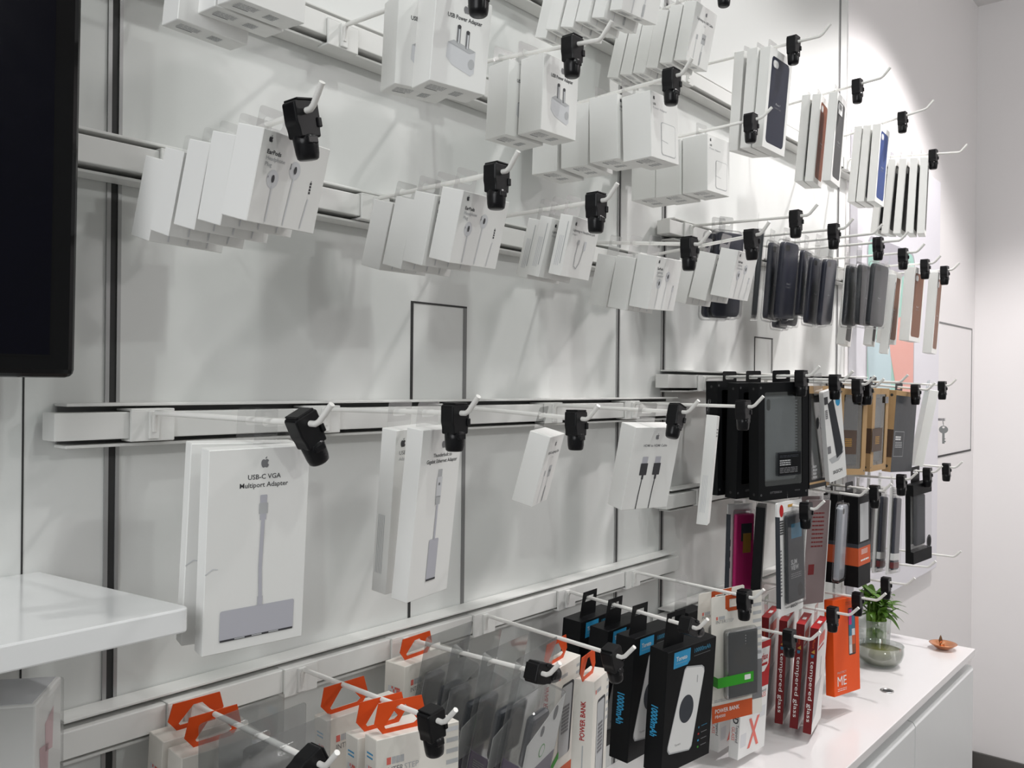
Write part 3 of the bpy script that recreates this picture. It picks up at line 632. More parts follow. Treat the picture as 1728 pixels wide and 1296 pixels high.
def cable_print(title):
    def pr(fc, w_, h_, d):
        f = fc['F']; f.fruit(w_ * .52, h_ * .12, h_ * .065, GREY); f.text(title, w_ * .52, h_ * .26, h_ * .038, GREY, align='c', wd=w_ * .72, bold=.022); f.text('1 m', w_ * .52, h_ * .33, h_ * .034, LGREY, align='c')
        f.rr(w_ * .25, h_ * .50, w_ * .075, h_ * .08, .001, LGREY); f.line([(w_ * .285, h_ * .58), (w_ * .28, h_ * .98)], .0014, VLG, 2)
        f.rr(w_ * .50, h_ * .44, w_ * .17, h_ * .17, .001, LGREY); f.rect(w_ * .535, h_ * .50, w_ * .03, h_ * .03, GREY, 3); f.rect(w_ * .60, h_ * .50, w_ * .03, h_ * .03, GREY, 3)
        f.line([(w_ * .585, h_ * .61), (w_ * .57, h_ * .98)], .0014, VLG, 2); f.rect(w_ * .55, h_ * .74, w_ * .05, h_ * .22, LGREY, 3)
        small_bottom(fc, w_, h_, d)
    return pr
def hdmi_print(fc, w_, h_, d):
    f = fc['F']; f.fruit(w_ * .50, h_ * .115, h_ * .06, GREY); f.text('HDMI to HDMI Cable', w_ * .49, h_ * .235, h_ * .030, GREY, align='c', bold=.01)
    for c in (.32, .60):
        x = w_ * c; f.rr(x - .0062, h_ * .355, .0125, h_ * .09, .0008, SILV); f.rr(x - .0080, h_ * .435, .016, h_ * .145, .001, INK, 2)
        f.rect(x - .0022, h_ * .58, .0044, h_ * .05, INK, 2); f.line([(x, h_ * .62), (x - .002, h_ * .8), (x - .003, h_ * .995)], .0020, INK, 2)
def cubeplug_print(fc, w_, h_, d):
    f = fc['F']; f.fruit(w_ * .55, h_ * .14, h_ * .085, GREY); f.text('USB Power Adapter', w_ * .53, h_ * .27, h_ * .044, INK, align='c', wd=w_ * .62, bold=.022)
    for i, c in enumerate((.44, .60)):
        x = w_ * c; y0 = h_ * (.335 + .035 * i); f.line([(x, y0), (x, y0 + h_ * .19)], .0048, GREY, 2); f.line([(x + .0004, y0 + .004), (x + .0004, y0 + h_ * .19)], .0018, VLG, 3); f.disc(x, y0 + .0015, .0024, INK, 3)
    f.poly([(w_ * .26, h_ * .54), (w_ * .36, h_ * .50), (w_ * .76, h_ * .565), (w_ * .76, h_ * .80), (w_ * .70, h_ * .84), (w_ * .36, h_ * .77), (w_ * .25, h_ * .70)], VLG, 1)
    f.poly([(w_ * .26, h_ * .54), (w_ * .36, h_ * .50), (w_ * .76, h_ * .565), (w_ * .66, h_ * .60)], LGREY, 2); f.disc(w_ * .70, h_ * .71, w_ * .055, LGREY, 2, h_ * .055)
    small_bottom(fc, w_, h_, d)
def bigplug_print(fc, w_, h_, d):
    f = fc['F']; f.fruit(w_ * .13, h_ * .09, h_ * .055, INK); f.text('USB', w_ * .09, h_ * .20, h_ * .033, INK, bold=.01); f.text('Power Adapter', w_ * .09, h_ * .255, h_ * .03, LGREY, wd=w_ * .5)
    f.rr(w_ * .36, h_ * .44, w_ * .34, h_ * .20, .003, VLG); f.rr(w_ * .36, h_ * .42, w_ * .52, h_ * .50, .005, LGREY, 1); f.rr(w_ * .375, h_ * .43, w_ * .49, h_ * .48, .005, CARD, 2)
    f.line([(w_ * .37, h_ * .70), (w_ * .60, h_ * .72)], .0008, LGREY, 3); small_bottom(fc, w_, h_, d)
B = lambda pr, m=None: (lambda r, w_, h_, d: carton(r, w_, h_, d, m, pr))
GA = 'white accessory cartons on the hooks'
stack('U1', 'U1', 'earphone_box', B(pods_front(['EarPods', 'Headphone', 'Plug'])), 'white earphone box', 'box', GA)
stack('U2', 'U2', 'earphone_box', B(pods_front(['EarPods', 'Headphone', 'Plug'])), 'white earphone box', 'box', GA)
stack('U3', 'U3', 'adapter_box', B(jack_print), 'thin white headphone adapter box', 'box', GA)
stack('U4', 'U4', 'earphone_box', B(pods_front(['EarPods', 'Lightning', 'Connector'])), 'white earphone box', 'box', GA)
stack('U5', 'U5', 'earphone_box', B(pods_front(['EarPods', 'Lightning', 'Connector'])), 'white earphone box', 'box', GA)
stack('T0', 'T0', 'power_adapter_box', B(cubeplug_print), 'white box cut by top photo edge', 'box', GA)
stack('T1', 'T1', 'power_adapter_box', B(cubeplug_print), 'white box printed with two-pin power adapter', 'box', GA)
stack('T2', 'T2', 'power_adapter_box', B(cubeplug_print), 'white box printed with two-pin power adapter', 'box', GA)
stack('T3', 'T3', 'power_adapter_box', B(bigplug_print), 'deep white square adapter box', 'box', GA)
stack('T4', 'T4', 'power_adapter_box', B(bigplug_print), 'deep white square adapter box', 'box', GA)
stack('H1', 'H1', 'cable_box', B(cable_print('Lightning to USB Cable')), 'slim white cable box', 'box', GA)
PH2 = POSE['H2']
stack('H2', 'H2', 'cable_box', B(cable_print('Lightning to USB Cable')), 'slim white cable box', 'box', GA)
stack('V1', 'V1', 'video_adapter_box', B(vga_print), 'large white box picturing video adapter', 'box', GA)
stack('V2', 'V2', 'network_adapter_box', B(ether_print), 'tall white box picturing long adapter', 'box', GA, poses=POSE['V2'][:1], start=0, total=2)
stack('V2', 'V2', 'adapter_box', B(tall_usbc), 'tall plain white adapter box', 'box', GA, poses=POSE['V2'][1:], start=1, total=2)
stack('V3', 'V3', 'cable_box', B(cable_print('USB-C to Lightning Cable')), 'small tilted white cable box', 'box', GA)
stack('V4', 'V4', 'cable_box', B(hdmi_print), 'white box picturing two black plugs', 'box', GA)
def slim_print(fc, w_, h_, d):
    for i in range(4): fc['L'].rect(d * (.22 + .13 * i), h_ * .55, d * .04, h_ * .34, VLG)
    fc['F'].gibber(w_ * .2, h_ * .12, w_ * .6, 3, h_ * .03, GREY)
stack('V5', 'V5', 'cable_box', B(slim_print), 'tall narrow white box seen from its side', 'box', GA)

# --- phone case cartons: open-fronted white sleeve round a coloured case
def case_box(col, title=('iPhone 7', 'Leather Case'), barcode=False, show=True):
    def bd(r, w_, h_, d):
        q = MB(); q.box((-w_ / 2, .0012, -h_), (w_ / 2, d, 0), CARD, .0007, 1)
        o_ = rrect(-w_ / 2, -h_, w_ / 2, 0, .0006, 4); mx, mz = w_ * .105, h_ * .075
        i_ = rrect(-w_ / 2 + mx, -h_ + mz * .8, w_ / 2 - mx, -mz, .009, 4); q.ring(o_, i_, 0, .0013, CARD); q.build('sleeve', r)
        q = MB(); q.prism(rrect(-w_ / 2 + mx + .0003, -h_ + mz * .8 + .0003, w_ / 2 - mx - .0003, -mz - .0003, .009, 5), .0004, .0011, col)
        f = Print(q, (-w_ / 2, .0002, 0), (1, 0, 0), (0, 0, -1), (0, -1, 0))
        f.rr(w_ * .17, h_ * .105, w_ * .24, h_ * .075, .0075, VLG, 1); f.rr(w_ * .19, h_ * .115, w_ * .20, h_ * .055, .006, WHITEP, 2)
        if title:
            f.text(title[0], w_ * .52, h_ * .535, h_ * .022, LGREY, align='c', lift=1); f.text(title[1], w_ * .52, h_ * .57, h_ * .020, GREY, align='c', lift=1)
        if barcode:
            f.rect(w_ * .22, h_ * .09, w_ * .42, h_ * .13, WHITEP, 3)
            for i in range(9): f.rect(w_ * (.27 + .035 * i), h_ * .105, w_ * .015, h_ * .06, INK, 4)
        q.build('case_panel', r)
    return bd
def many(key, hook, name, specs, cat, group, dims=None, poses=None, total=None, **kw):
    P = poses or POSE[key]; n_ = total or len(specs)
    for i, (bd, look) in enumerate(specs):
        stack(key, hook, name, bd, look, cat, group, poses=[P[i]], dims=dims, start=i, total=n_, **kw)
GC = 'phone case cartons on the right bay'
many('c1', 'c1', 'phone_case_box', [(case_box(NAVY), 'white box, navy leather phone case'), (case_box(BROWN), 'white box behind the navy one'), (case_box(CHAR), 'white phone case box by the wall')], 'phone case box', GC)
many('c2', 'c2', 'phone_case_box', [(case_box(CHAR, barcode=True), 'white box with charcoal case and barcode'), (case_box(BROWN), 'white box, saddle brown case edge'), (case_box(CHAR), 'plain-sided white phone case box')], 'phone case box', GC)
many('c3', 'c3', 'phone_case_box', [(case_box(BLUEC), 'white box with bright blue phone case'), (case_box(NAVY), 'white phone case box'), (case_box(CHAR), 'white phone case box')], 'phone case box', GC)
stack('c4', 'c4', 'phone_case_box', case_box(CHAR), 'narrow-looking white phone case box', 'phone case box', GC)

# --- silicone cases in clear blister packs
def blister_case(col, title=True, tint=None, tabk=True):
    tint = tint or CLEAR
    def bd(r, w_, h_, d):
        q = MB(); q.ring(rrect(-w_ / 2, -h_, w_ / 2, 0, .014, 5), rrect(-w_ / 2 + .004, -h_ + .004, w_ / 2 - .004, -.004, .011, 5), d - .0009, d, tint)
        b = bmesh.new(); pts = rrect(-w_ / 2 + .003, -h_ + .003, w_ / 2 - .003, -.003, .013, 5)
        vs = [b.verts.new((x, 0, z)) for x, z in pts]; b.faces.new(vs); vs2 = [b.verts.new((x, d - .001, z)) for x, z in rrect(-w_ / 2 + .002, -h_ + .002, w_ / 2 - .002, -.002, .013, 5)]
        for i in range(len(vs)): b.faces.new((vs[i], vs2[i], vs2[(i + 1) % len(vs)], vs[(i + 1) % len(vs)]))
        q.bm(b, tint); q.build('clear_shell', r)
        q = MB(); x0, z0, x1, z1 = -w_ / 2 + .007, -h_ + .007, w_ / 2 - .007, -.007; b = bmesh.new()
        v0 = [b.verts.new((x, d - .0022, z)) for x, z in rrect(x0, z0, x1, z1, .013, 5)]; v1 = [b.verts.new((x, .004, z)) for x, z in rrect(x0, z0, x1, z1, .013, 5)]
        v2 = [b.verts.new((x, .002, z)) for x, z in rrect(x0 + .002, z0 + .002, x1 - .002, z1 - .002, .012, 5)]
        for A_, C_ in ((v0, v1), (v1, v2)):
            for i in range(len(A_)): b.faces.new((A_[i], C_[i], C_[(i + 1) % len(A_)], A_[(i + 1) % len(A_)]))
        b.faces.new(v2); b.faces.new(v0[::-1]); bmesh.ops.recalc_face_normals(b, faces=b.faces); q.bm(b, col, True)
        f = Print(q, (-w_ / 2, .002, 0), (1, 0, 0), (0, 0, -1), (0, -1, 0)); f.rr(w_ * .16, h_ * .075, w_ * .24, h_ * .07, .005, SLOT, 1)
        if title: f.text('iPhone 7', w_ * .5, h_ * .55, h_ * .024, LGREY, align='c'); f.text('Silicone Case', w_ * .5, h_ * .585, h_ * .02, GREY, align='c')
        q.build('phone_case', r)
    return bd
GS = 'phone cases in clear packs'
dA = DIMS['sA']
pA = POSE['sA'][0]; pA2 = [pA[0] - .004, pA[1] + .0195, pA[2] - .002, pA[3] + 2, pA[4], pA[5]]
stack('sA', 's1', 'cased_phone_cover', blister_case(MIDN), 'clear pack with midnight blue case', 'phone case', GS, poses=[pA, pA2], start=1, total=3)
stack('sB', 's1', 'cased_phone_cover', blister_case(DKGREY), 'clear pack seen edge-on, dark case', 'phone case', GS, start=0, total=3, poses=[[1.727, -.216, .327, 26, 4.3, 1]])
pC = POSE['sC'][0]
stack('sC', 's2', 'cased_phone_cover', blister_case(MIDN), 'clear pack with dark blue-grey case', 'phone case', GS, poses=[pC, [pC[0], pC[1] + .035, pC[2], 9, 4, 0]])
pD = POSE['sD'][0]
PD = [pD, [pD[0] - .002, pD[1] + .032, pD[2] + .004, 5, 5, 0], [pD[0] + .002, pD[1] + .058, pD[2] + .024, 8, 4, 0], [pD[0], pD[1] + .086, pD[2] + .002, 3, 5, 0], [pD[0], pD[1] + .11, pD[2] - .004, 4, 5, 0]]
stack('sD', 's3', 'cased_phone_cover', blister_case(MIDN), 'clear pack with deep navy case', 'phone case', GS, poses=PD)
stack('sE', 's4', 'cased_phone_cover', blister_case(DKGREY), 'clear pack with dark grey case', 'phone case', GS, poses=[POSE['sE'][0], [2.237, -.262, .312, 2, 2.4, 0], [2.226, -.235, .311, 5, 4, -1]])
p = POSE['sF']
stack('sF', 's5', 'phone_case_box', case_box(CHAR), 'white phone case box half hidden', 'phone case box', GC)
stack('sG', 's6', 'phone_case_box', case_box(TAN), 'white box with tan brown leather case', 'phone case box', GC, poses=POSE['sG'] + [[2.64, -.21, .335, 2, 4, 1]])
stack('sH', 's7', 'phone_case_box', case_box(TAN), 'white box with tan leather case, rightmost', 'phone case box', GC)

# --- window boxes: printed frame, clear film, a case inside
def window_box(frame, casecol, film=None, band=None, side=None, hanger=True, mx=.09, mzt=.08, mzb=.12, holes=False, sidewin=False, fn=None, lip=.0015, bumps=False):
    def bd(r, w_, h_, d):
        q = MB(); o_ = rrect(-w_ / 2, -h_, w_ / 2, 0, .0006, 4); x0, x1, z0, z1 = -w_ / 2 + w_ * mx, w_ / 2 - w_ * mx, -h_ + h_ * mzb, -h_ * mzt
        q.ring(o_, rrect(x0, z0, x1, z1, .004, 4), 0, lip, frame)
        q.box((-w_ / 2, d - lip, -h_), (w_ / 2, d, 0), frame); s_ = side or frame
        q.box((-w_ / 2, lip, -h_), (-w_ / 2 + lip, d - lip, 0), s_); q.box((w_ / 2 - lip, lip, -h_), (w_ / 2, d - lip, 0), frame)
        q.box((-w_ / 2 + lip, lip, -lip), (w_ / 2 - lip, d - lip, 0), frame); q.box((-w_ / 2 + lip, lip, -h_), (w_ / 2 - lip, d - lip, -h_ + lip), frame)
        fc = faces(q, w_, h_, d)
        if holes:
            for a, b in ((.045, .04), (.045, .95), (.955, .95)): fc['F'].disc(w_ * a, h_ * b, .0022, GREY, 1); fc['F'].disc(w_ * a, h_ * b, .0015, SLOT, 2)
            fc['L'].disc(d * .5, h_ * .05, .003, SLOT, 1); fc['L'].disc(d * .5, h_ * .95, .003, SLOT, 1)
        if fn: fn(fc, w_, h_, d)
        q.build('carton', r)
        q = MB(); q.box((x0 - .001, lip, z0 - .001), (x1 + .001, lip + .0003, z1 + .001), film or CLEAR); q.build('window_film', r)
        q = MB(); cw = (x1 - x0) * .43; zc0, zc1 = z0 + (z1 - z0) * .04, z1 - (z1 - z0) * .04
        q.box((-cw, d * .3, zc0), (cw, d * .75, zc1), casecol, .006, 3); f = Print(q, (-cw, d * .3, zc1), (1, 0, 0), (0, 0, -1), (0, -1, 0))
        f.rr(.006, .007, .010, .024, .005, SLOT, 1)
        if bumps:
            for sx in (-1, 1):
                for j in range(26): q.box((sx * cw - .0025, d * .32, zc0 + .008 + (zc1 - zc0 - .016) * j / 26), (sx * cw + .0025, d * .6, zc0 + .008 + (zc1 - zc0 - .016) * (j + .5) / 26), casecol)
        q.build('phone_case', r)
    return bd
def otter(fc, w_, h_, d):
    f = fc['F']; f.rr(w_ * .36, h_ * .60, w_ * .48, h_ * .20, .001, BLKC, 9); f.rr(w_ * .37, h_ * .605, w_ * .46, h_ * .19, .001, SLATE, 10); f.rr(w_ * .374, h_ * .608, w_ * .452, h_ * .184, .001, BLKC, 11)
    f.gibber(w_ * .40, h_ * .625, w_ * .38, 2, h_ * .012, SLATE, 12)
    for i, t in enumerate(('OTTER', 'PROTECTS', 'PHONES')): f.gibber(w_ * .40, h_ * (.665 + .018 * i), w_ * .22, 1, h_ * .012, LGREY, 12, th=.8)
    f.gibber(w_ * .40, h_ * .73, w_ * .36, 4, h_ * .013, GREY, 12); f.text('OTTERBOX', w_ * .22, h_ * .945, h_ * .018, GREY); fc['F'].text('DEFENDER', w_ * .72, h_ * .94, h_ * .009, GREY)
def otter_red(fc, w_, h_, d):
    otter(fc, w_, h_, d); f = fc['F']; f.rect(w_ * .55, h_ * .58, w_ * .4, h_ * .26, PINKR, 9); f.gibber(w_ * .58, h_ * .60, w_ * .3, 6, h_ * .018, ORGL, 10)
GK = 'black cartons with a window on the third row'
k1 = POSE['k1']; dk = DIMS['k1']
many('k1', 'k1', 'rugged_case_box', [(window_box(BLKC, SMOKE, holes=True, fn=otter, mx=.12, film=CLEARG, lip=.001, bumps=True), 'black window box, translucent phone case'), (window_box(BLKC, DKGREY, holes=True, fn=otter, mx=.12, film=TINTED), 'black window box with dark case'),
     (window_box(BLKC, DKGREY, holes=True, fn=otter_red, mx=.12, film=TINTED), 'black window box with orange label')], 'phone case box', GK, poses=[k1[0], [1.768, -.19, .006, -14, 2, -1], [1.768, -.135, .010, -10, -.8, -.5]], wt=.05, m=BLK, hw=.016)
def drop_fn(fc, w_, h_, d):
    f = fc['F']; f.rect(0, 0, w_, h_ * .075, KRAFT, 1); f.rect(0, h_ * .94, w_, h_ * .02, KRAFT, 1); f.rect(w_ * .85, h_ * .94, w_ * .15, h_ * .06, KRAFT, 1)
    for i, t in enumerate(('DROP', 'PROOF', 'YOUR', 'PHONE')): f.text(t, w_ * .12, h_ * (.80 + .034 * i), h_ * .022, LGREY, lift=12, bold=.02)
    f.disc(w_ * .55, h_ * .37, .009, SLATE, 12, .014); f.disc(w_ * .55, h_ * .37, .007, LGREY, 13, .012)
stack('k2', 'k2', 'rugged_case_box', window_box(BLKC, SLATE, fn=drop_fn, mx=.1, mzt=.08, mzb=.08, film=CLEARG), 'dark grey box, kraft top edge', 'phone case box', GK, wt=.05, m=BLK, start=1, total=2)
def flat_card(col, fn=None, name='card'):
    def bd(r, w_, h_, d):
        q = MB(); q.prism(rrect(-w_ / 2, -h_, w_ / 2, 0, .004, 3), 0, d, col); fc = faces(q, w_, h_, d)
        if fn: fn(fc, w_, h_, d)
        q.build(name, r)
    return bd
def skech(fc, w_, h_, d):
    f = fc['F']; f.disc(w_ * .78, h_ * .14, .008, BLUE, 1, .012); f.poly([(w_ * .20, h_ * .14), (w_ * .52, h_ * .10), (w_ * .88, h_ * .66), (w_ * .84, h_ * .72), (w_ * .50, h_ * .76)], DKGREY, 2)
    f.rect(w_ * .02, h_ * .06, w_ * .20, h_ * .08, INK, 3); f.gibber(w_ * .03, h_ * .2, w_ * .14, 5, h_ * .02, GREY, 3, .8); f.poly([(w_ * .05, h_ * .74), (w_ * .5, h_ * .72), (w_ * .95, h_ * .70), (w_ * .6, h_ * .79), (w_ * .2, h_ * .80)], LGREY, 1)
    f.rect(w_ * .02, h_ * .60, w_ * .18, h_ * .08, GREY, 3); f.text('SKECH', w_ * .5, h_ * .92, h_ * .035, INK, align='c', bold=.03)
stack('k2s', 'k2', 'phone_case_card', flat_card(WHITEP, skech), 'leaning white pack, slanted dark case', 'phone case pack', GK, start=0, total=2, wt=.03)
def uag(fc, w_, h_, d):
    f = fc['F']; f.rect(w_ * .0, h_ * .48, w_ * .62, h_ * .28, DBROWN, 9); f.gibber(w_ * .2, h_ * .58, w_ * .25, 5, h_ * .02, YELL, 10); fc['L'].rect(0, h_ * .48, d, h_ * .30, DBROWN, 2); f.rect(w_ * .72, h_ * .10, w_ * .2, h_ * .08, GREY, 10)
def uag2(fc, w_, h_, d):
    f = fc['F']; f.rect(0, h_ * .06, w_, h_ * .94, DKGREY, 1); f.rr(w_ * .05, h_ * .50, w_ * .45, h_ * .31, .001, LGREY, 2); f.rr(w_ * .06, h_ * .505, w_ * .43, h_ * .30, .001, DKGREY, 3)
    f.gibber(w_ * .1, h_ * .56, w_ * .25, 2, h_ * .028, WHITEP, 4, .7); f.gibber(w_ * .1, h_ * .63, w_ * .32, 4, h_ * .02, LGREY, 4); f.disc(w_ * .85, h_ * .10, .004, WHITEP, 4)
    fc['L'].rect(0, h_ * .48, d, h_ * .34, DBROWN, 2); fc['L'].disc(d * .5, h_ * .06, .004, SLOT, 1); fc['L'].disc(d * .5, h_ * .93, .004, SLOT, 1)
GU = 'kraft cardboard phone case boxes'
dU = (.105, .205, .028)
stack('k3', 'k3', 'rugged_case_box', window_box(KRAFT, SLATE, fn=uag, mx=.15, mzt=.07, mzb=.07, film=CLEARG, holes=True), 'kraft cardboard window box with grey case', 'phone case box', GU, poses=[[2.085, -.282, -.006, -14, 0, 3]], dims=(.112, .203, .024), wt=.05, m=BLK)
stack('k4', 'k4', 'rugged_case_box', window_box(KRAFT, SLATE, fn=uag, mx=.17, mzt=.07, mzb=.07, film=CLEARG, holes=True), 'kraft window box, hidden by its neighbour', 'phone case box', GU, poses=[[2.16, -.235, -.010, -2, 2, 0]], dims=dU, wt=.05, m=BLK)
stack('k4', 'k5', 'rugged_case_box', window_box(KRAFT, SLATE, fn=uag, mx=.17, mzt=.07, mzb=.07, film=CLEARG, holes=True), 'kraft window box, partly hidden', 'phone case box', GU, poses=[[2.345, -.262, -.004, -1, 2, 0]], dims=(.12, .215, .024), wt=.05, m=BLK)
stack('k6', 'k6', 'rugged_case_box', B(uag2, KRAFT), 'kraft box with dark grey printed front', 'phone case box', GU, poses=[[2.521, -.275, -.012, -4.7, 2.6, 2.9]], dims=(.148, .222, .024), wt=.05, m=BLK)
stack('k5', 'k7', 'screen_protector_box', B(None), 'plain grey-white tilted box by the key door', 'box', GC)
# --- fourth row
def pinkpack(r, w_, h_, d):
    q = MB(); q.box((-w_ / 2, d - .003, -h_), (w_ / 2, d, 0), WHITEP, .001, 1); q.box((-w_ / 2 - .0008, .004, -h_), (-w_ / 2, d, -h_ * .1), SLATE)
    f = Print(q, (-w_ / 2, d - .003, 0), (1, 0, 0), (0, 0, -1), (0, -1, 0))
    for i in range(3): f.rr(w_ * .05, h_ * (.36 + .11 * i), w_ * .09, h_ * .07, .001, INK, 1); f.rr(w_ * .075, h_ * (.375 + .11 * i), w_ * .04, h_ * .035, .001, WHITEP, 2)
    q.build('card', r)
    q = MB(); q.box((-w_ * .30, .002, -h_ * .92), (w_ * .46, d - .004, -h_ * .10), PINK, .008, 3); f = Print(q, (-w_ * .30, .002, -h_ * .10), (1, 0, 0), (0, 0, -1), (0, -1, 0))
    f.rect(w_ * .20, h_ * .10, w_ * .44, h_ * .18, SLATE, 1); f.rect(w_ * .28, h_ * .20, w_ * .32, h_ * .20, YELL, 2); q.build('phone_case', r)
    q = MB(); q.box((-w_ * .33, 0, -h_ * .96), (w_ * .49, d - .0032, -h_ * .05), CLEAR, .008, 2); q.build('clear_shell', r)
GL = 'phone case packs on the fourth row'
stack('l1p', 'l1', 'phone_case_pack', pinkpack, 'clear pack, bright pink phone case', 'phone case pack', GL, start=2, total=3, poses=[[1.785, -.150, -.262, -9, -1, 3]], dims=(.092, .215, .015))
def slab(col, fn=None): return B(fn, col)
stack('l1b', 'l1', 'phone_case_pack', slab(BLKC), 'black pack turned edge-on', 'phone case pack', GL, start=1, total=3, poses=[[1.795, -.195, -.262, 22, 3, 1]], dims=(.085, .19, .02))
def slim_view(r, w_, h_, d):
    q = MB(); q.prism(rrect(-w_ / 2, -h_, w_ / 2, 0, .004, 3), d - .004, d, WHITEP); q.box((-w_ / 2 - .0008, .004, -h_ * .92), (-w_ / 2 + .0003, d, -h_ * .12), SLATE)
    f = Print(q, (-w_ / 2, d - .004, 0), (1, 0, 0), (0, 0, -1), (0, -1, 0)); f.disc(w_ * .17, h_ * .075, .009, PINKR, 1, .013); f.disc(w_ * .17, h_ * .075, .0085, RED, 2, .0125)
    f.gibber(w_ * .06, h_ * .16, w_ * .18, 6, h_ * .022, INK, 1, .7); f.text('SKECH', w_ * .62, h_ * .955, h_ * .030, INK, align='c', bold=.03); f.gibber(w_ * .08, h_ * .42, w_ * .08, 14, h_ * .03, GREY, 1, .5); f.rr(w_ * .42, h_ * .03, w_ * .22, h_ * .025, .002, YELL, 1)
    q.build('card', r)
    q = MB(); q.box((-w_ * .25, .0015, -h_ * .90), (w_ * .44, d - .0045, -h_ * .12), DKGREY, .005, 3); f = Print(q, (-w_ * .25, .0015, -h_ * .12), (1, 0, 0), (0, 0, -1), (0, -1, 0))
    f.rect(w_ * .08, h_ * .05, w_ * .54, h_ * .19, SLATE, 1); f.rect(w_ * .14, h_ * .08, w_ * .42, h_ * .13, BLUED, 2); f.text('SLIM', w_ * .12, h_ * .44, h_ * .042, LGREY, bold=.02); f.text('VIEW', w_ * .12, h_ * .49, h_ * .042, LGREY, bold=.02); f.gibber(w_ * .12, h_ * .52, w_ * .42, 3, h_ * .018, GREY); f.disc(w_ * .48, h_ * .68, w_ * .11, SLOT, 1, h_ * .06)
    q.build('phone_case', r)
    q = MB(); q.box((-w_ * .31, 0, -h_ * .935), (w_ * .48, d - .004, -h_ * .085), CLEAR, .006, 2); q.build('clear_shell', r)
stack('l1', 'l1', 'phone_case_pack', slim_view, 'white-edged pack with dark flip case', 'phone case pack', GL, start=0, total=3, dims=(.114, .237, .014), wt=.03)
def back_card(fc, w_, h_, d):
    f = fc['F']; f.rect(w_ * .04, 0, w_ * .92, h_, PRB, 1); f.gibber(w_ * .25, h_ * .12, w_ * .5, 9, h_ * .04, DRED, 2, .35); f.rect(w_ * .2, h_ * .62, w_ * .25, h_ * .1, DRED, 2)
stack('l2', 'l2', 'phone_case_pack', flat_card(WHITEP, back_card), 'thin white card, shadow-darkened print', 'phone case pack', GL, poses=[[1.975, -.243, -.262, -12, 1, 4], [2.00, -.215, -.258, -10, 1, 4]], dims=(.092, .238, .005))
stack('l2b', 'l2', 'phone_case_pack', blister_case(SMOKE, False), 'clear pack with translucent phone case', 'phone case pack', GL, poses=[[2.06, -.275, -.272, 8, 2, 3]], dims=(.080, .19, .016))
def orangepack(fc, w_, h_, d):
    for f, W in ((fc['F'], w_), (fc['L'], d)):
        f.rect(0, h_ * .52, W, h_ * .045, SLATE, 1); f.rect(0, h_ * .565, W, h_ * .20, ORGL, 1)
    fc['F'].rect(w_ * .15, h_ * .08, w_ * .7, h_ * .42, LGREY, 1); fc['F'].gibber(w_ * .25, h_ * .59, w_ * .5, 4, h_ * .015, WHITEP, 2); fc['F'].gibber(w_ * .2, h_ * .70, w_ * .65, 1, h_ * .04, WHITEP, 2)
stack('l3', 'l3', 'phone_case_pack', B(orangepack, BLKC), 'black carton with an orange band', 'phone case pack', GL, poses=[[2.180, -.275, -.268, -4, 0, -2], [2.180, -.225, -.266, -3, 0, -2]], dims=(.072, .222, .036), wt=.045, m=BLK, hw=.014)
def edge_pack(r, w_, h_, d):
    q = MB(); q.prism(rrect(-w_ / 2, -h_, w_ / 2, 0, .003, 3), d - .0035, d, WHITEP); f = Print(q, (-w_ / 2, d - .0035, 0), (1, 0, 0), (0, 0, -1), (0, -1, 0)); f.gibber(w_ * .2, h_ * .03, w_ * .6, 3, h_ * .02, GREY, 1); q.build('card', r)
    q = MB(); q.box((-w_ * .30, .002, -h_ * .95), (w_ * .30, d - .005, -h_ * .12), MIDN, .004, 2); q.box((-w_ * .305, .0015, -h_ * .84), (w_ * .305, d - .0045, -h_ * .76), WHITEP, .001); q.box((-w_ * .303, .0017, -h_ * .93), (w_ * .303, d - .0047, -h_ * .86), DRED, .001); q.build('phone_case', r)
    q = MB(); q.box((-w_ * .42, 0, -h_ * .985), (w_ * .46, d - .0036, -h_ * .09), CLEAR, .006, 2); q.build('clear_shell', r)
stack('l4', 'l4', 'phone_case_pack', edge_pack, 'white-edged clear pack with dark case', 'phone case pack', GL, poses=[[2.415, -.292, -.267, 3, .5, 7], [2.40, -.262, -.265, 3, .5, 7], [2.395, -.233, -.27, 4, 1, 4], [2.39, -.205, -.27, 4, 1, 4]], dims=(.092, .228, .016), m=WHITEP, wt=.03)
def capbox(r, w_, h_, d):
    q = MB(); q.box((-w_ / 2, 0, -h_ * .14), (w_ / 2, d, 0), BLKC, .001); q.box((-w_ / 2, 0, -h_), (w_ / 2, d, -h_ * .85), BLKC, .001); q.box((-w_ / 2, d - .001, -h_ * .85), (w_ / 2, d, -h_ * .14), WHITEP); q.box((-w_ / 2, d * .35, -h_ * .85), (-w_ / 2 + .001, d - .001, -h_ * .14), BLKC); q.build('carton', r)
    q = MB(); q.box((-w_ / 2 + .0012, .0005, -h_ * .85), (w_ / 2 - .0005, d - .002, -h_ * .14), CLEAR, .001); f = Print(q, (-w_ / 2, .0003, 0), (1, 0, 0), (0, 0, -1), (0, -1, 0)); f.disc(w_ * .84, h_ * .77, w_ * .13, BLKC, 1, h_ * .085); f.disc(w_ * .84, h_ * .77, w_ * .11, GREY, 2, h_ * .072); f.disc(w_ * .84, h_ * .77, w_ * .10, BLKC, 3, h_ * .066); q.build('window_film', r)
    q = MB(); q.box((-w_ * .20, d * .3, -h_ * .80), (w_ * .30, d * .8, -h_ * .16), SLATE, .005, 3); q.build('phone_case', r)
stack('l5', 'l5', 'rugged_case_box', capbox, 'black-ended clear window box with grey case', 'phone case box', GL, wt=.05, m=BLK)

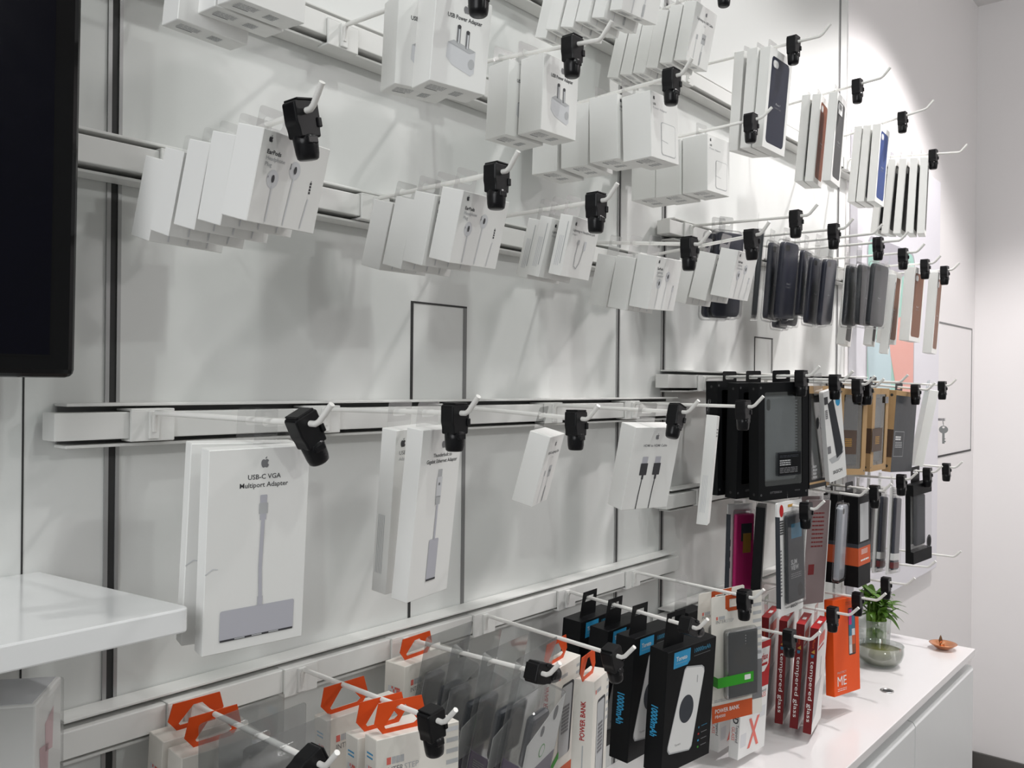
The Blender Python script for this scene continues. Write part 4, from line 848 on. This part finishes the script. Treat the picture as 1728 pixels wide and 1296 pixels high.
# --- bottom row, right bay
def tempered(fc, w_, h_, d):
    f = fc['F']; f.rect(0, 0, w_, h_, WHITEP, 1); f.rect(w_ * .12, h_ * .08, w_ * .6, h_ * .10, PINKR, 2); f.rect(w_ * .1, h_ * .2, w_ * .55, h_ * .02, RED, 2); f.rect(w_ * .45, h_ * .32, w_ * .1, h_ * .2, LGREY, 2)
    f.poly([(w_ * .0, h_ * .55), (w_ * .7, h_ * .52), (w_ * .3, h_ * .85), (0, h_ * .9)], LGREY, 2)
    l = fc['L']; l.text('tempered glass', d * .34, h_ * .31, d * .46, WHITEP, wd=h_ * .58, ang=90, lift=2); l.text('iPhone', d * .40, h_ * .10, d * .30, ORGL, wd=h_ * .09, ang=90, lift=2)
    l.poly([(d * .3, h_ * .23), (d * .7, h_ * .20), (d * .75, h_ * .24)], YELL, 2); l.poly([(d * .3, h_ * .25), (d * .7, h_ * .25), (d * .6, h_ * .28), (d * .35, h_ * .28)], BLUED, 2)
    t = fc['T']; t.rect(0, 0, w_, d, RED, 1); t.rect(w_ * .4, d * .3, w_ * .2, d * .45, WHITEP, 2)
GM = 'screen protector boxes on the bottom row'
n2 = POSE['n2']
stack('n2', 'm2', 'screen_glass_box', B(tempered, DRED), 'dark red screen glass box', 'screen protector box', GM, poses=[n2[0], [1.945, -.232, -.533, 14, 3, 1], [1.945, -.192, -.532, 14, 2, 0], [1.947, -.150, -.533, 12, 2, 0]], m=CLEAR)
def xglass(fc, w_, h_, d):
    f = fc['F']; f.rect(0, 0, w_, h_ * .42, RED, 1); f.poly([(w_ * .10, h_ * .06), (w_ * .96, h_ * .06), (w_ * .94, h_ * .22), (w_ * .80, h_ * .28), (w_ * .1, h_ * .28)], WHITEP, 2); f.text('Tempered glase', w_ * .90, h_ * .17, h_ * .06, RED, align='r', wd=w_ * .8, lift=3, bold=.02); f.rect(w_ * .55, h_ * .20, w_ * .35, h_ * .025, RED, 3)
    f.text('GLASS', w_ * .92, h_ * .52, h_ * .045, PINKR, align='r', lift=2); f.text('Tempered', w_ * .92, h_ * .47, h_ * .025, INK, align='r', lift=2)
    f.text('X', w_ * .53, h_ * .93, h_ * .26, PINKR, wd=w_ * .42, align='c', lift=2, bold=.02)
    f.rect(w_ * .06, h_ * .78, w_ * .2, h_ * .12, VLG, 1); f.rect(w_ * .72, h_ * .60, w_ * .22, h_ * .10, VLG, 1)
    l = fc['L']; l.text('HD', d * .28, h_ * .58, d * .55, INK, ang=90, lift=2, bold=.03); l.text('Tempered', d * .62, h_ * .69, d * .28, INK, ang=90, lift=2); l.text('GLASS', d * .22, h_ * .72, d * .32, PINKR, ang=90, lift=2)
stack('n1', 'm1', 'screen_glass_box', B(xglass, WHITEP), 'white and red box marked X', 'screen protector box', GM, m=CLEAR)
def mepack(fc, w_, h_, d):
    f = fc['F']; f.rr(w_ * .58, h_ * .11, w_ * .27, h_ * .50, .004, SLOT, 1)
    for i, (c, a, b) in enumerate(((PURPLE, 0, .35), (BLUED, .35, .6), (LGREY, .6, .8), (VLG, .8, 1))): f.rect(w_ * .60, h_ * (.125 + .47 * a), w_ * .11, h_ * .47 * (b - a), (PINK if i == 0 else c), 2)
    for i, (c, a, b) in enumerate(((BLUED, 0, .45), (VLG, .45, .6), (ORGL, .6, .8), (BROWN, .8, 1))): f.rect(w_ * .71, h_ * (.125 + .47 * a), w_ * .12, h_ * .47 * (b - a), c, 2)
    f.text('ME', w_ * .12, h_ * .90, h_ * .10, WHITEP, wd=w_ * .34, lift=2); f.text('PROTECT', w_ * .12, h_ * .775, h_ * .022, LGREY, wd=w_ * .34, lift=2); f.gibber(w_ * .12, h_ * .93, w_ * .34, 2, h_ * .018, WHITEP, 2, .3); f.gibber(w_ * .48, h_ * .04, w_ * .3, 2, h_ * .022, ORGL, 2)
stack('m1', 'm3', 'screen_glass_box', B(mepack, ORG), 'bright orange box with phone picture', 'screen protector box', GM, m=CLEAR, dims=(.120, .222, .022))

# --- bottom row, left bay
def orange_hanger(r, p, hook, d, w_):
    """orange plastic hexagon loop glued on the carton's top"""
    dd = d * .5; q = local_rod(p, hook, dd); zc = max(q.z, .016); xc = max(-.02, min(.02, q.x)); top = zc + .012; lean = 0
    zc = min(zc, .026); top = zc + .0095
    out = [(-.023, -.001), (.023, -.001), (.034, .013), (.028, top), (-.030, top), (-.035, .013)]
    inn = [(-.020, .005), (.018, .005), (.023, .008), (.006, zc + .003), (-.005, zc + .003), (-.022, .008)]
    m_ = MB(); m_.ring([(a + xc, b) for a, b in out], [(a + xc, b) for a, b in inn], dd, dd + .0012, ORANGE); return m_.build('hang_tab', r)
def interstep(label_sq=True, blue=False):
    def pr(fc, w_, h_, d):
        f = fc['F']; x, y = w_ * .12, h_ * .15; f.rect(x, y, .0055, .008, PINKR, 1)
        for i in range(3): f.rect(x + .0068 + .0055 * i, y, .0048, .008, LGREY, 1)
        f.text('INTER', x, y + .0175, .0066, GREY, wd=.022); f.text('STEP', x + .0235, y + .0175, .0066, LGREY, wd=.019)
        for i in range(8): f.rect(w_ * .84, h_ * (.03 + .085 * i), w_ * .15, h_ * .035, LGREY if i else VLG, 1)
        f.text('STEREO', w_ * .45, h_ * .46, h_ * .03, GREY); f.rect(w_ * .3, h_ * .5, w_ * .4, h_ * .35, SLATE, 1)
        l = fc['L']; l.rect(d * .2, h_ * .22, d * .6, h_ * .22, VLG, 1)
        rnd = random.Random(5)
        if label_sq:
            for a in range(7):
                for b in range(9):
                    if rnd.random() < .6: l.rect(d * (.2 + .086 * a), h_ * (.22 + .0244 * b), d * .08, h_ * .022, PINKR, 2)
        if blue: l.gibber(d * .22, h_ * .12, d * .5, 2, h_ * .03, BLUE, 1)
    return pr
def hang_stack(key, hook, name, bd, looks, cat, group, poses=None, dims=None):
    P = poses or POSE[key]; D_ = dims or DIMS[key]
    for i, p in enumerate(P):
        r = stack(key, hook, name, bd[i] if isinstance(bd, list) else bd, looks, cat, group, tab=False, poses=[p], dims=D_, start=i, total=len(P))[0]
        orange_hanger(r, p, hook, D_[2], D_[0])
GI = 'cream boxes with orange hang loops'
hang_stack('I8', 'I8', 'charger_box', B(interstep(), CREAM), 'cream box with orange hang loop', 'box', GI)
hang_stack('I7', 'I7', 'charger_box', B(interstep(blue=True), CREAM), 'cream box with orange hang loop', 'box', GI)
hang_stack('I6b', 'I6', 'charger_box', B(interstep(), CREAM), 'cream box behind clear packs', 'box', GI)
def clampack(r, w_, h_, d):
    """clear clamshell with a tall header sheet, a dark gadget and a purple insert"""
    q = MB(); q.box((-w_ / 2, 0, -h_), (w_ / 2, d - .001, 0), SMOKY, .006, 3); q.build('clear_shell', r)
    q = MB(); q.box((-w_ * .20, .010, -h_ * .62), (w_ * .30, d - .012, -h_ * .16), SLATE, .006, 2); q.build('gadget', r)
    q = MB(); q.box((-w_ / 2 + .002, .0022, -h_ + .002), (w_ / 2 - .002, .0032, -h_ * .52), PURPLE); q.box((-w_ / 2 + .0022, .0032, -h_ + .002), (-w_ / 2 + .0032, d - .004, -h_ * .50), PURPLE)
    f = Print(q, (-w_ / 2 + .0022, d - .004, 0), (0, -1, 0), (0, 0, -1), (-1, 0, 0)); f.disc(d * .45, h_ * .70, .0075, LGREY, 1); f.disc(d * .45, h_ * .70, .0065, PURPLE, 2); f.disc(d * .45, h_ * .70, .003, LGREY, 3); f.gibber(d * .2, h_ * .56, d * .5, 4, h_ * .02, GREY, 1)
    f.disc(d * .45, h_ * .86, .006, PINKR, 1); f.disc(d * .45, h_ * .86, .005, PURPLE, 2)
    g = Print(q, (-w_ / 2, .0022, 0), (1, 0, 0), (0, 0, -1), (0, -1, 0)); g.rect(w_ * .04, h_ * .52, w_ * .92, h_ * .02, LGREY, 1); g.rect(w_ * .1, h_ * .8, w_ * .6, h_ * .12, RED, 1)
    q.build('insert', r)
    q = MB(); q.poly = None; f = Print(q, (-w_ / 2 + .003, .0016, 0), (1, 0, 0), (0, 0, -1), (0, -1, 0))
    q.prism([(-w_ / 2 + .003, -h_ * .30), (w_ / 2 - .003, -.004), (w_ / 2 - .003, -h_ * .55), (-w_ / 2 + .003, -h_ * .62)], .0014, .0019, WHITEP); f.disc(w_ * .72, h_ * .16, .006, SLATE, 2, .011); f.disc(w_ * .40, h_ * .26, .005, SLATE, 2, .008); f.disc(w_ * .5, h_ * .46, .008, GREEN, 2, .010); f.disc(w_ * .5, h_ * .46, .006, WHITEP, 3, .008)
    q.build('card', r)
P6 = stack('I6', 'I6', 'clear_gadget_pack', clampack, 'clear pack with purple insert', 'clear pack', 'clear packs on the bottom row', tab=False)
P8 = stack('I8c', 'I8', 'clear_gadget_pack', clampack, 'clear pack with tall see-through header', 'clear pack', 'clear packs on the bottom row', tab=False, poses=[[.533, -.278, -.424, 2, 3, -2], [.535, -.231, -.424, 2, 3, -2], [.537, -.188, -.424, 3, 3, -2]], dims=(.094, .155, .036))
def headers(roots, hook, w_, h_, d):
    for r in roots:
        p = [r.location.x, r.location.y, r.location.z - CZ, math.degrees(r.rotation_euler[2]), math.degrees(r.rotation_euler[0]), math.degrees(r.rotation_euler[1])]
        q_ = local_rod(p, hook, d); x, z = max(-.03, min(.03, q_.x)), max(.012, q_.z - .001); m_ = MB()
        m_.ring(rrect(-w_ / 2 - .008, -h_ - .008, w_ / 2 + .008, z + .020, .004, 3), rrect(x - .012, z - .0045, x + .012, z + .0048, .0042, 3), d - .0006, d, SMOKY); m_.build('header_sheet', r)
headers(P6, 'I6', *DIMS['I6']); headers(P8, 'I8', .094, .155, .036)
def pbank(fc, w_, h_, d):
    f = fc['F']; x = w_ * .12; f.rect(x, h_ * .08, .004, .006, PINKR, 1); f.gibber(x + .006, h_ * .08, .02, 1, .006, LGREY, 1, .9)
    f.rr(w_ * .26, h_ * .17, w_ * .52, h_ * .62, .006, INK, 1); f.rr(w_ * .26, h_ * .19, w_ * .45, h_ * .60, .004, LGREY, 2); f.gibber(w_ * .34, h_ * .36, w_ * .3, 8, h_ * .03, GREY, 3, .7)
    f.poly([(0, h_ * .80), (w_ * .3, h_ * .72), (w_ * .3, h_ * .78), (0, h_ * .86)], GREEN, 3); f.rect(0, h_ * .88, w_, h_ * .12, ORGL, 1)
    for i in range(6): f.rect(w_ * .84, h_ * (.06 + .06 * i), w_ * .15, h_ * .025, LGREY, 1)
    l = fc['L']; l.text('POWER BANK', d * .62, h_ * .46, d * .24, RED, wd=h_ * .30, ang=-90, lift=2, bold=.02); l.rect(d * .52, h_ * .50, d * .06, h_ * .28, LGREY, 1)
def pbank2(fc, w_, h_, d):
    pbank(fc, w_, h_, d); fc['L'].rect(0, h_ * .62, d, h_ * .12, GREEN, 3); fc['L'].rect(d * .5, h_ * .64, d * .2, h_ * .07, WHITEP, 4); fc['L'].rect(0, h_ * .80, d, h_ * .1, RED, 3)
hang_stack('I5', 'I5', 'power_bank_box', [B(pbank, CREAM), B(pbank2, CREAM)], 'cream power bank box with orange loop', 'power bank box', 'cream power bank boxes', poses=[[1.074, -.262, -.437, 17, 1, 2.5], [1.068, -.205, -.428, 8, 5, -2]])
def toreto(fc, w_, h_, d):
    f = fc['F']; f.poly([(w_ * .13, h_ * .02), (w_ * .46, h_ * .02), (w_ * .46, h_ * .12), (w_ * .41, h_ * .15), (w_ * .13, h_ * .15)], BLUE, 1); f.text('Toreto', w_ * .175, h_ * .095, h_ * .035, WHITEP, wd=w_ * .22, lift=2, bold=.02); f.rect(w_ * .175, h_ * .115, w_ * .22, .0005, LGREY, 2)
    f.text('10000mAh', w_ * .54, h_ * .075, h_ * .035, BLUED, wd=w_ * .34, lift=1, bold=.03); f.rect(w_ * .54, h_ * .10, w_ * .34, .0007, GREY, 1)
    c = [(.40, .16), (.43, .135), (.78, .21), (.83, .25), (.83, .28), (.53, .86), (.49, .88), (.14, .80), (.11, .75), (.11, .72)]
    c = [(.36, .185), (.40, .165), (.72, .20), (.77, .225), (.78, .26), (.60, .86), (.55, .885), (.14, .845), (.10, .81), (.10, .78)]
    f.poly([(w_ * a, h_ * b) for a, b in c], LGREY, 1); f.poly([(w_ * (.44 + (a - .44) * .965), h_ * (.52 + (b - .52) * .965)) for a, b in c], WHITEP, 2)
    f.disc(w_ * .44, h_ * .52, w_ * .145, SLATE, 3, h_ * .115, 28); f.rect(w_ * .63, h_ * .27, .0012, h_ * .06, GREY, 3); f.text('Toreto', w_ * .24, h_ * .80, h_ * .018, GREY, lift=3)
    for i, m_ in enumerate((BLUED, RED, BLUE, GREEN)): f.rect(w_ * .72, h_ * (.72 + .055 * i), w_ * .03, h_ * .015, m_, 1); f.gibber(w_ * .79, h_ * (.72 + .055 * i), w_ * .12, 1, h_ * .015, BLUED if not i else GREY, 1)
    l = fc['L']; l.text('10000mAh', d * .28, h_ * .46, d * .36, BLUE, wd=h_ * .25, ang=90, lift=1, bold=.03)
def thick_tab(r, p, hook, d):
    dd = d * .45; q = local_rod(p, hook, dd); zc = max(q.z, .016); xc = max(-.03, min(.03, q.x)); m_ = MB()
    m_.ring([(xc - .026, 0), (xc + .026, 0), (xc + .026, zc + .012), (xc - .020, zc + .012)], [(xc - .013, zc - .0065), (xc + .016, zc - .0065), (xc + .016, zc + .0038), (xc - .008, zc + .0038)], dd, dd + .001, BLKC); return m_.build('hang_tab', r)
for r, p in zip(stack('I4', 'I4', 'power_bank_box', B(toreto, BLKC), 'black power bank box with blue logo', 'power bank box', 'black power bank boxes', tab=False, poses=[POSE['I4'][0], [1.289, -.225, -.424, -1, 3, .6], [1.287, -.170, -.421, 2, 5, .7], [1.285, -.112, -.416, 4, 4, .8]], dims=(.130, .21, .0375)),
                [POSE['I4'][0], [1.289, -.225, -.424, -1, 3, .6], [1.287, -.170, -.421, 2, 5, .7], [1.285, -.112, -.416, 4, 4, .8]]): thick_tab(r, p, 'I4', .0375)
def bankcard(r, w_, h_, d):
    q = MB(); zc = -.016; xc = -.002
    out = rrect(-w_ / 2, -h_, w_ / 2, 0, .004, 3); inn = rrect(xc - .014, zc - .006, xc + .014, zc + .006, .005, 3); q.ring(out, inn, 0, d, CREAM)
    f = Print(q, (-w_ / 2, 0, 0), (1, 0, 0), (0, 0, -1), (0, -1, 0))
    f.poly([(w_ * .27, h_ * .0), (w_ * .72, h_ * .0), (w_ * .70, h_ * .035), (w_ * .27, h_ * .035)], ORGL, 1); f.poly([(w_ * .27, h_ * .10), (w_ * .72, h_ * .10), (w_ * .66, h_ * .13), (w_ * .33, h_ * .13)], ORGL, 1)
    f.rect(w_ * .27, h_ * .03, w_ * .08, h_ * .08, ORGL, 1); f.rect(w_ * .64, h_ * .03, w_ * .08, h_ * .08, ORGL, 1)
    f.rect(w_ * .09, h_ * .16, .004, .006, PINKR, 1); f.rect(w_ * .14, h_ * .16, w_ * .12, .006, LGREY, 1); f.text('INTER', w_ * .09, h_ * .215, .006, GREY); f.text('STEP', w_ * .29, h_ * .215, .006, LGREY)
    for i in range(7): f.rect(w_ * .82, h_ * (.10 + .065 * i), w_ * .17, h_ * .028, LGREY, 1)
    f.rect(w_ * .80, h_ * .56, w_ * .20, h_ * .32, GREY, 1); f.rect(w_ * .80, h_ * .47, w_ * .20, h_ * .09, VLG, 1)
    f.rect(0, h_ * .865, w_ * .80, h_ * .135, ORGL, 2); f.text('POWER BANK', w_ * .06, h_ * .925, h_ * .032, WHITEP, wd=w_ * .48, lift=3, bold=.015); f.text('PB4000', w_ * .06, h_ * .965, h_ * .024, WHITEP, lift=3); f.gibber(w_ * .05, h_ * .82, w_ * .45, 2, h_ * .013, LGREY, 1)
    q.build('card', r)
    q = MB(); q.box((-w_ * .31, -.017, -h_ * .82), (w_ * .33, -.0005, -h_ * .26), SMOKY, .010, 3); q.build('clear_shell', r)
    q = MB(); q.box((-w_ * .28, -.0145, -h_ * .805), (w_ * .31, -.0025, -h_ * .275), STEEL, .009, 3); q.box((-w_ * .27, -.0152, -h_ * .80), (w_ * .30, -.0135, -h_ * .28), DKGREY, .004, 2)
    f = Print(q, (-w_ / 2, -.0155, 0), (1, 0, 0), (0, 0, -1), (0, -1, 0))
    for i in range(4): f.disc(w_ * .56, h_ * (.32 + .022 * i), .0009, WHITEP, 1)
    rnd = random.Random(3); f.poly([(w_ * (.51 + .16 * (1 + .3 * rnd.uniform(-1, 1)) * cos(a * pi / 9)), h_ * (.48 + .085 * (1 + .3 * rnd.uniform(-1, 1)) * sin(a * pi / 9))) for a in range(18)], SLOT, 1)
    q.build('power_bank', r)
    q = MB(); q.box((-w_ * .5, -.0178, -h_ * .695), (w_ * .20, -.0172, -h_ * .615), GREEN); q.box((-w_ * .5, -.0172, -h_ * .695), (-w_ * .496, 0, -h_ * .615), GREEN)
    f = Print(q, (-w_ / 2, -.0178, 0), (1, 0, 0), (0, 0, -1), (0, -1, 0)); f.rr(w_ * .52, h_ * .63, w_ * .12, h_ * .04, .001, WHITEP, 1); q.build('label_band', r)
stack('I3', 'I3', 'charger_box', B(None, BLKC), 'small plain black box behind the cards', 'box', GI, poses=[[1.503, -.187, -.436, -3, 2, 0]], dims=(.062, .10, .03), total=3, start=2, m=CLEAR)
stack('I3', 'I3', 'power_bank_card', bankcard, 'cream card holding dark power bank', 'power bank pack', 'power bank cards', tab=False, poses=[POSE['I3'][0], [1.512, -.235, -.389, -18, 5, -2.5]], dims=(.119, .235, .0012))
# ------------------------------------------------------------------ counter, plant, diya
CT = -.785
o = tag(empty('counter_worktop', wz((1.75, -.18, CT - .02))), 'white laminate worktop with a small round cable hole, under the hooks', 'worktop')
q = MB(); q.box((.4 - 1.75, -.372 + .18, 0), (2.885 - 1.75, .18 - .0005, .02), mat('white glossy worktop', (.84, .82, .82), .22, coat=.3), .0015, 2); q.build('slab', o)
q = MB(); q.lathe([(.017, .0202), (.017, .0217), (.013, .0222), (.012, .0205), (.0115, .0202)], STEEL, 24, Matrix.Translation((2.328 - 1.75, -.289 + .18, 0))); q.lathe([(0, .0204), (.0122, .0204)], SLOT, 24, Matrix.Translation((2.328 - 1.75, -.289 + .18, 0))); q.build('cable_grommet', o)
CABM = mat('white cabinet front', (.74, .75, .75), .35)
for x0, x1, lab in ((.41, 1.10, 'white cabinet under the worktop, outside the photo at left'), (1.102, 1.699, 'white cabinet under the worktop, second from left, cut off by photo'), (1.701, 2.293, 'white cabinet under the worktop, left of the visible door joint'), (2.295, 2.883, 'white cabinet under the worktop, at its far right end')):
    c = tag(empty('base_cabinet', wz(((x0 + x1) / 2, -.17, -1.8))), lab, 'cabinet', 'white base cabinets'); hw = (x1 - x0) / 2
    q = MB(); q.box((-hw, -.175, .06), (hw, .168, 1.8 + CT - .0205), CABM, .001); q.box((-hw + .01, -.15, 0), (hw - .01, .165, .06), SKIRT); q.build('body', c)
    q = MB(); q.box((-hw + .0015, -.198, .07), (hw - .0015, -.178, 1.8 + CT - .062), CABM, .0015); q.prism([(-.198, 1.8 + CT - .062), (-.178, 1.8 + CT - .062), (-.178, 1.8 + CT - .050), (-.192, 1.8 + CT - .052)], -hw + .0015, hw - .0015, CABM, 'x'); q.build('door', c)
GLS = clear('clear glass', (.94, .96, .95), .3, .02, .0)
WATER = mat('greenish water', (.16, .165, .05), .08, alpha=.72)
LEAF = mat('bright green leaf', (.085, .19, .02), .4, noise=.35, nscale=30); STEM = mat('green bamboo stem', (.16, .30, .04), .4, noise=.25, nscale=20); ROOTS = mat('root red', (.30, .10, .05), .6)
# bowl with water
bx, by = 2.535, -.205
o = tag(empty('glass_bowl', wz((bx, by, CT))), 'low round glass bowl of greenish water in front of the bamboo', 'bowl')
q = MB(); prof = [(0, .0012), (.040, .0015), (.056, .016), (.063, .036), (.062, .056), (.064, .0575), (.0605, .0575), (.0595, .056), (.0605, .036), (.053, .017), (.038, .005), (0, .004)]; q.lathe(prof, GLS, 36); q.build('bowl', o)
q = MB(); q.lathe([(0, .0045), (.037, .0055), (.052, .0175), (.0595, .036), (.0592, .044), (0, .044)], WATER, 32); q.build('water', o)
q = MB(); q.tube([(.012, -.05, .02), (.010, -.052, .038), (.016, -.050, .050)], .0022, ROOTS, 6); q.tube([(.022, -.047, .015), (.020, -.050, .040)], .0016, ROOTS, 6); q.build('roots', o)
# bamboo in a glass vase
vx, vy = 2.705, -.135
o = tag(empty('bamboo_vase', wz((vx, vy, CT))), 'lucky bamboo bundle in a clear glass vase on the worktop', 'plant')
q = MB(); q.lathe([(0, .0008), (.040, .0008), (.043, .004), (.046, .05), (.047, .085), (.0455, .085), (.0445, .05), (.041, .006), (0, .005)], GLS, 32); q.build('vase', o)
rnd = random.Random(11); q = MB(); tops = []
for ring_, n_, r_ in ((0, 1, 0), (1, 6, .011), (2, 11, .022)):
    for i in range(n_):
        a = 2 * pi * i / n_ + ring_; x, y = -.008 + r_ * cos(a), -.008 + r_ * sin(a); hh = rnd.uniform(.085, .12)
        q.tube([(x, y, .006), (x, y, .03), (x * 1.0, y, .055), (x, y, .08), (x * 1.1, y * 1.1, hh)], .0048, STEM, 8, radii=[.0062, .0068, .0062, .0068, .0058]); tops.append((x * 1.1, y * 1.1, hh))
q.build('stems', o)
q = MB()
def leaf(mb, base, dr, L, wd, droop, m_):
    base = Vector(base); dr = Vector(dr).normalized(); side = dr.cross(Vector((0, 0, 1))); side.normalize(); vs = []; fs = []; n_ = 7
    for i in range(n_ + 1):
        t = i / n_; p_ = base + dr * L * t + Vector((0, 0, -droop * L * t * t)); w_ = wd * (sin(pi * min(1, t * .92 + .06)) ** .8)
        up = Vector((0, 0, .25 * w_)); vs += [tuple(p_ - side * w_ + up), tuple(p_), tuple(p_ + side * w_ + up)]
    for i in range(n_):
        a = i * 3; fs += [(a, a + 3, a + 4, a + 1), (a + 1, a + 4, a + 5, a + 2)]
    mb.add(vs, fs, m_, True)
for t in tops:
    for j in range(4):
        a = rnd.uniform(0, 2 * pi); L = rnd.uniform(.05, .08); z_ = t[2] + rnd.uniform(-.01, .045)
        leaf(q, (t[0], t[1], z_), (cos(a), sin(a), rnd.uniform(.2, 1.3)), L, rnd.uniform(.008, .012), rnd.uniform(.1, .8), LEAF)
    q.tube([t, (t[0], t[1], t[2] + .045)], .002, STEM, 6)
for dx, dy, dz, L in ((.9, -.55, .35, .10), (.85, -.8, .15, .09), (1, -.2, -.1, .075), (.6, -.9, -.25, .07)): leaf(q, (.010, -.015, .115), (dx, dy, dz), L, .0125, .35, LEAF)
q.build('leaves', o)
# diya
o = tag(empty('copper_diya', wz((2.815, -.300, CT))), 'small copper oil lamp dish with upright flame-shaped wick at the worktop end', 'oil lamp')
q = MB(); q.lathe([(0, .001), (.015, .001), (.020, .004), (.031, .012), (.037, .0165), (.039, .018), (.037, .0185), (.029, .0145), (.018, .0075), (0, .005)], COPPER, 36); q.build('dish', o)
q = MB(); q.lathe([(0, .005), (.008, .006), (.0075, .014), (.005, .020), (0, .021)], COPPER, 18, Matrix.Translation((.002, .004, 0)))
q.lathe([(0, .016), (.0045, .020), (.0052, .027), (.003, .036), (.0004, .042)], mat('dark copper', (.20, .10, .05), .4, metal=.7), 14, Matrix.Translation((-.004, .006, 0))); q.build('flame_holder', o)
# key in the flush door
o = tag(empty('key_set', wz((3.845, -.0062, -.160))), 'small steel keys hanging from the lock in the white wall door', 'key')
q = MB(); T = Matrix.Translation((0, 0, .028)) @ Matrix.Rotation(pi / 2, 4, 'X'); q.lathe([(0, 0), (.011, 0), (.011, .003), (0, .003)], STEEL, 20, T); q.box((-.0015, -.030, .024), (.0015, -.003, .034), STEEL); q.box((-.010, -.036, .023), (.010, -.028, .035), STEEL, .002); q.build('lock_key', o)
q = MB(); q.tube([(0, -.026, .030), (-.003, -.028, .016), (0, -.030, .004), (.002, -.029, .014), (0, -.026, .030)], .0011, STEEL, 6)
TK = Matrix.Translation((0, -.030, -.012)) @ Matrix.Rotation(rad(-72), 4, 'Z')
q.ring([(.017 * cos(a), .016 * sin(a)) for a in [i * pi / 10 for i in range(20)]], [(.005 * cos(a), .009 + .004 * sin(a)) for a in [i * pi / 10 for i in range(20)]], -.001, .001, STEEL, T=TK)
q.box((-.0045, -.001, -.058), (.0045, .001, -.014), STEEL, T=TK); q.box((.0045, -.001, -.052), (.0085, .001, -.046), STEEL, T=TK); q.box((.0045, -.001, -.040), (.0075, .001, -.036), STEEL, T=TK); q.build('spare_key', o)
# poster panel with a phone picture
o = tag(empty('wall_poster', wz((3.31, -.004, -.73))), 'tall pale lavender wall panel picturing a phone, behind the hooks', 'poster')
PL = mat('pale lavender poster', (.74, .73, .78), .35); MINT = mat('mint print', (.33, .58, .50), .4); CORAL = mat('coral print', (.78, .38, .32), .4); LAV = mat('phone edge grey print', (.40, .39, .43), .4); PALEB = mat('pale blue print', (.50, .64, .68), .4)
q = MB(); q.box((-.48, -.026, 0), (.48, 0, 1.564), PL, .002)
f = Print(q, (-.48, -.026, 1.564), (1, 0, 0), (0, 0, -1), (0, -1, 0))
f.rr(.09, .33, .53, .54, .05, LAV, 2); f.rr(.10, .34, .51, .52, .045, MINT, 3); f.poly([(.10, .70), (.35, .62), (.35, .84), (.12, .84)], PALEB, 4); f.poly([(.30, .60), (.61, .56), (.61, .82), (.58, .86), (.42, .86), (.34, .72)], CORAL, 5)
f.poly([(.18, .33), (.53, .33), (.50, .42), (.36, .48), (.22, .44)], LAV, 5)
q.build('panel', o)
# television
o = tag(empty('television', wz((-.15, -.115, .0005))), 'black television with glossy bezel, cut by the top left edge', 'television')
GL = mat('glossy black bezel', (.003, .003, .0035), .12, spec=.35); SCR = mat('dark screen', (.0010, .0010, .0045), .16, spec=.25)
q = MB(); q.box((-.54, .0, 0), (.518, .045, .62), GL, .008, 3); q.build('housing', o)
q = MB(); q.box((-.52, -.0012, .022), (.492, .001, .60), SCR); q.box((-.52, -.0016, .0205), (.4935, -.0002, .022), GL); q.build('screen', o)
q = MB(); q.box((-.15, .045, .2), (.15, .112, .42), BLK, .003); q.build('wall_mount', o)
o.rotation_euler = (rad(1.3), 0, 0)
# shelf at lower left
o = tag(empty('wall_shelf', wz((.0, 0, -.2325))), 'thick glossy white shelf with rounded corner at the lower left', 'shelf')
q = MB(); b = bmesh.new(); pts = [(-.9, -.0005), (.379, -.0005), (.413, -.248), (.4125, -.252), (.409, -.2568), (.404, -.2575), (-.9, -.2575)]
vs = [b.verts.new((x, y, 0)) for x, y in pts]; f_ = b.faces.new(vs); e = bmesh.ops.extrude_face_region(b, geom=[f_]); bmesh.ops.translate(b, vec=(0, 0, .0225), verts=[v for v in e['geom'] if isinstance(v, bmesh.types.BMVert)])
bmesh.ops.recalc_face_normals(b, faces=b.faces); bmesh.ops.bevel(b, geom=b.edges[:], offset=.0018, segments=2, profile=.5, affect='EDGES'); q.bm(b, mat('glossy white shelf', (.82, .83, .83), .16, coat=.4)); q.build('board', o)
# wrapped carton under the shelf
o = tag(empty('wrapped_carton', wz((.318, -.155, -.300))), 'white carton in clear wrap with faint pink print, under the shelf', 'box'); o.rotation_euler = (0, 0, rad(-36.9))
q = MB(); q.box((-.16, 0, -.22), (0, .081, 0), CARD, .002, 2); q.box((-.155, .004, -.0004), (-.004, .078, .0006), VLG); f = Print(q, (0, 0, 0), (0, 1, 0), (0, 0, -1), (1, 0, 0))
f.poly([(.028, .028), (.055, .020), (.052, .06), (.03, .055)], mat('faint pink print', (.72, .52, .54), .5), 1); f.poly([(.012, .045), (.04, .05), (.036, .10), (.018, .09)], mat('faint pink print', (.72, .52, .54), .5), 1); q.build('carton', o)
q = MB(); q.box((-.162, -.0015, -.222), (.0025, .084, -.001), CLEAR, .003, 2); q.build('clear_wrap', o)
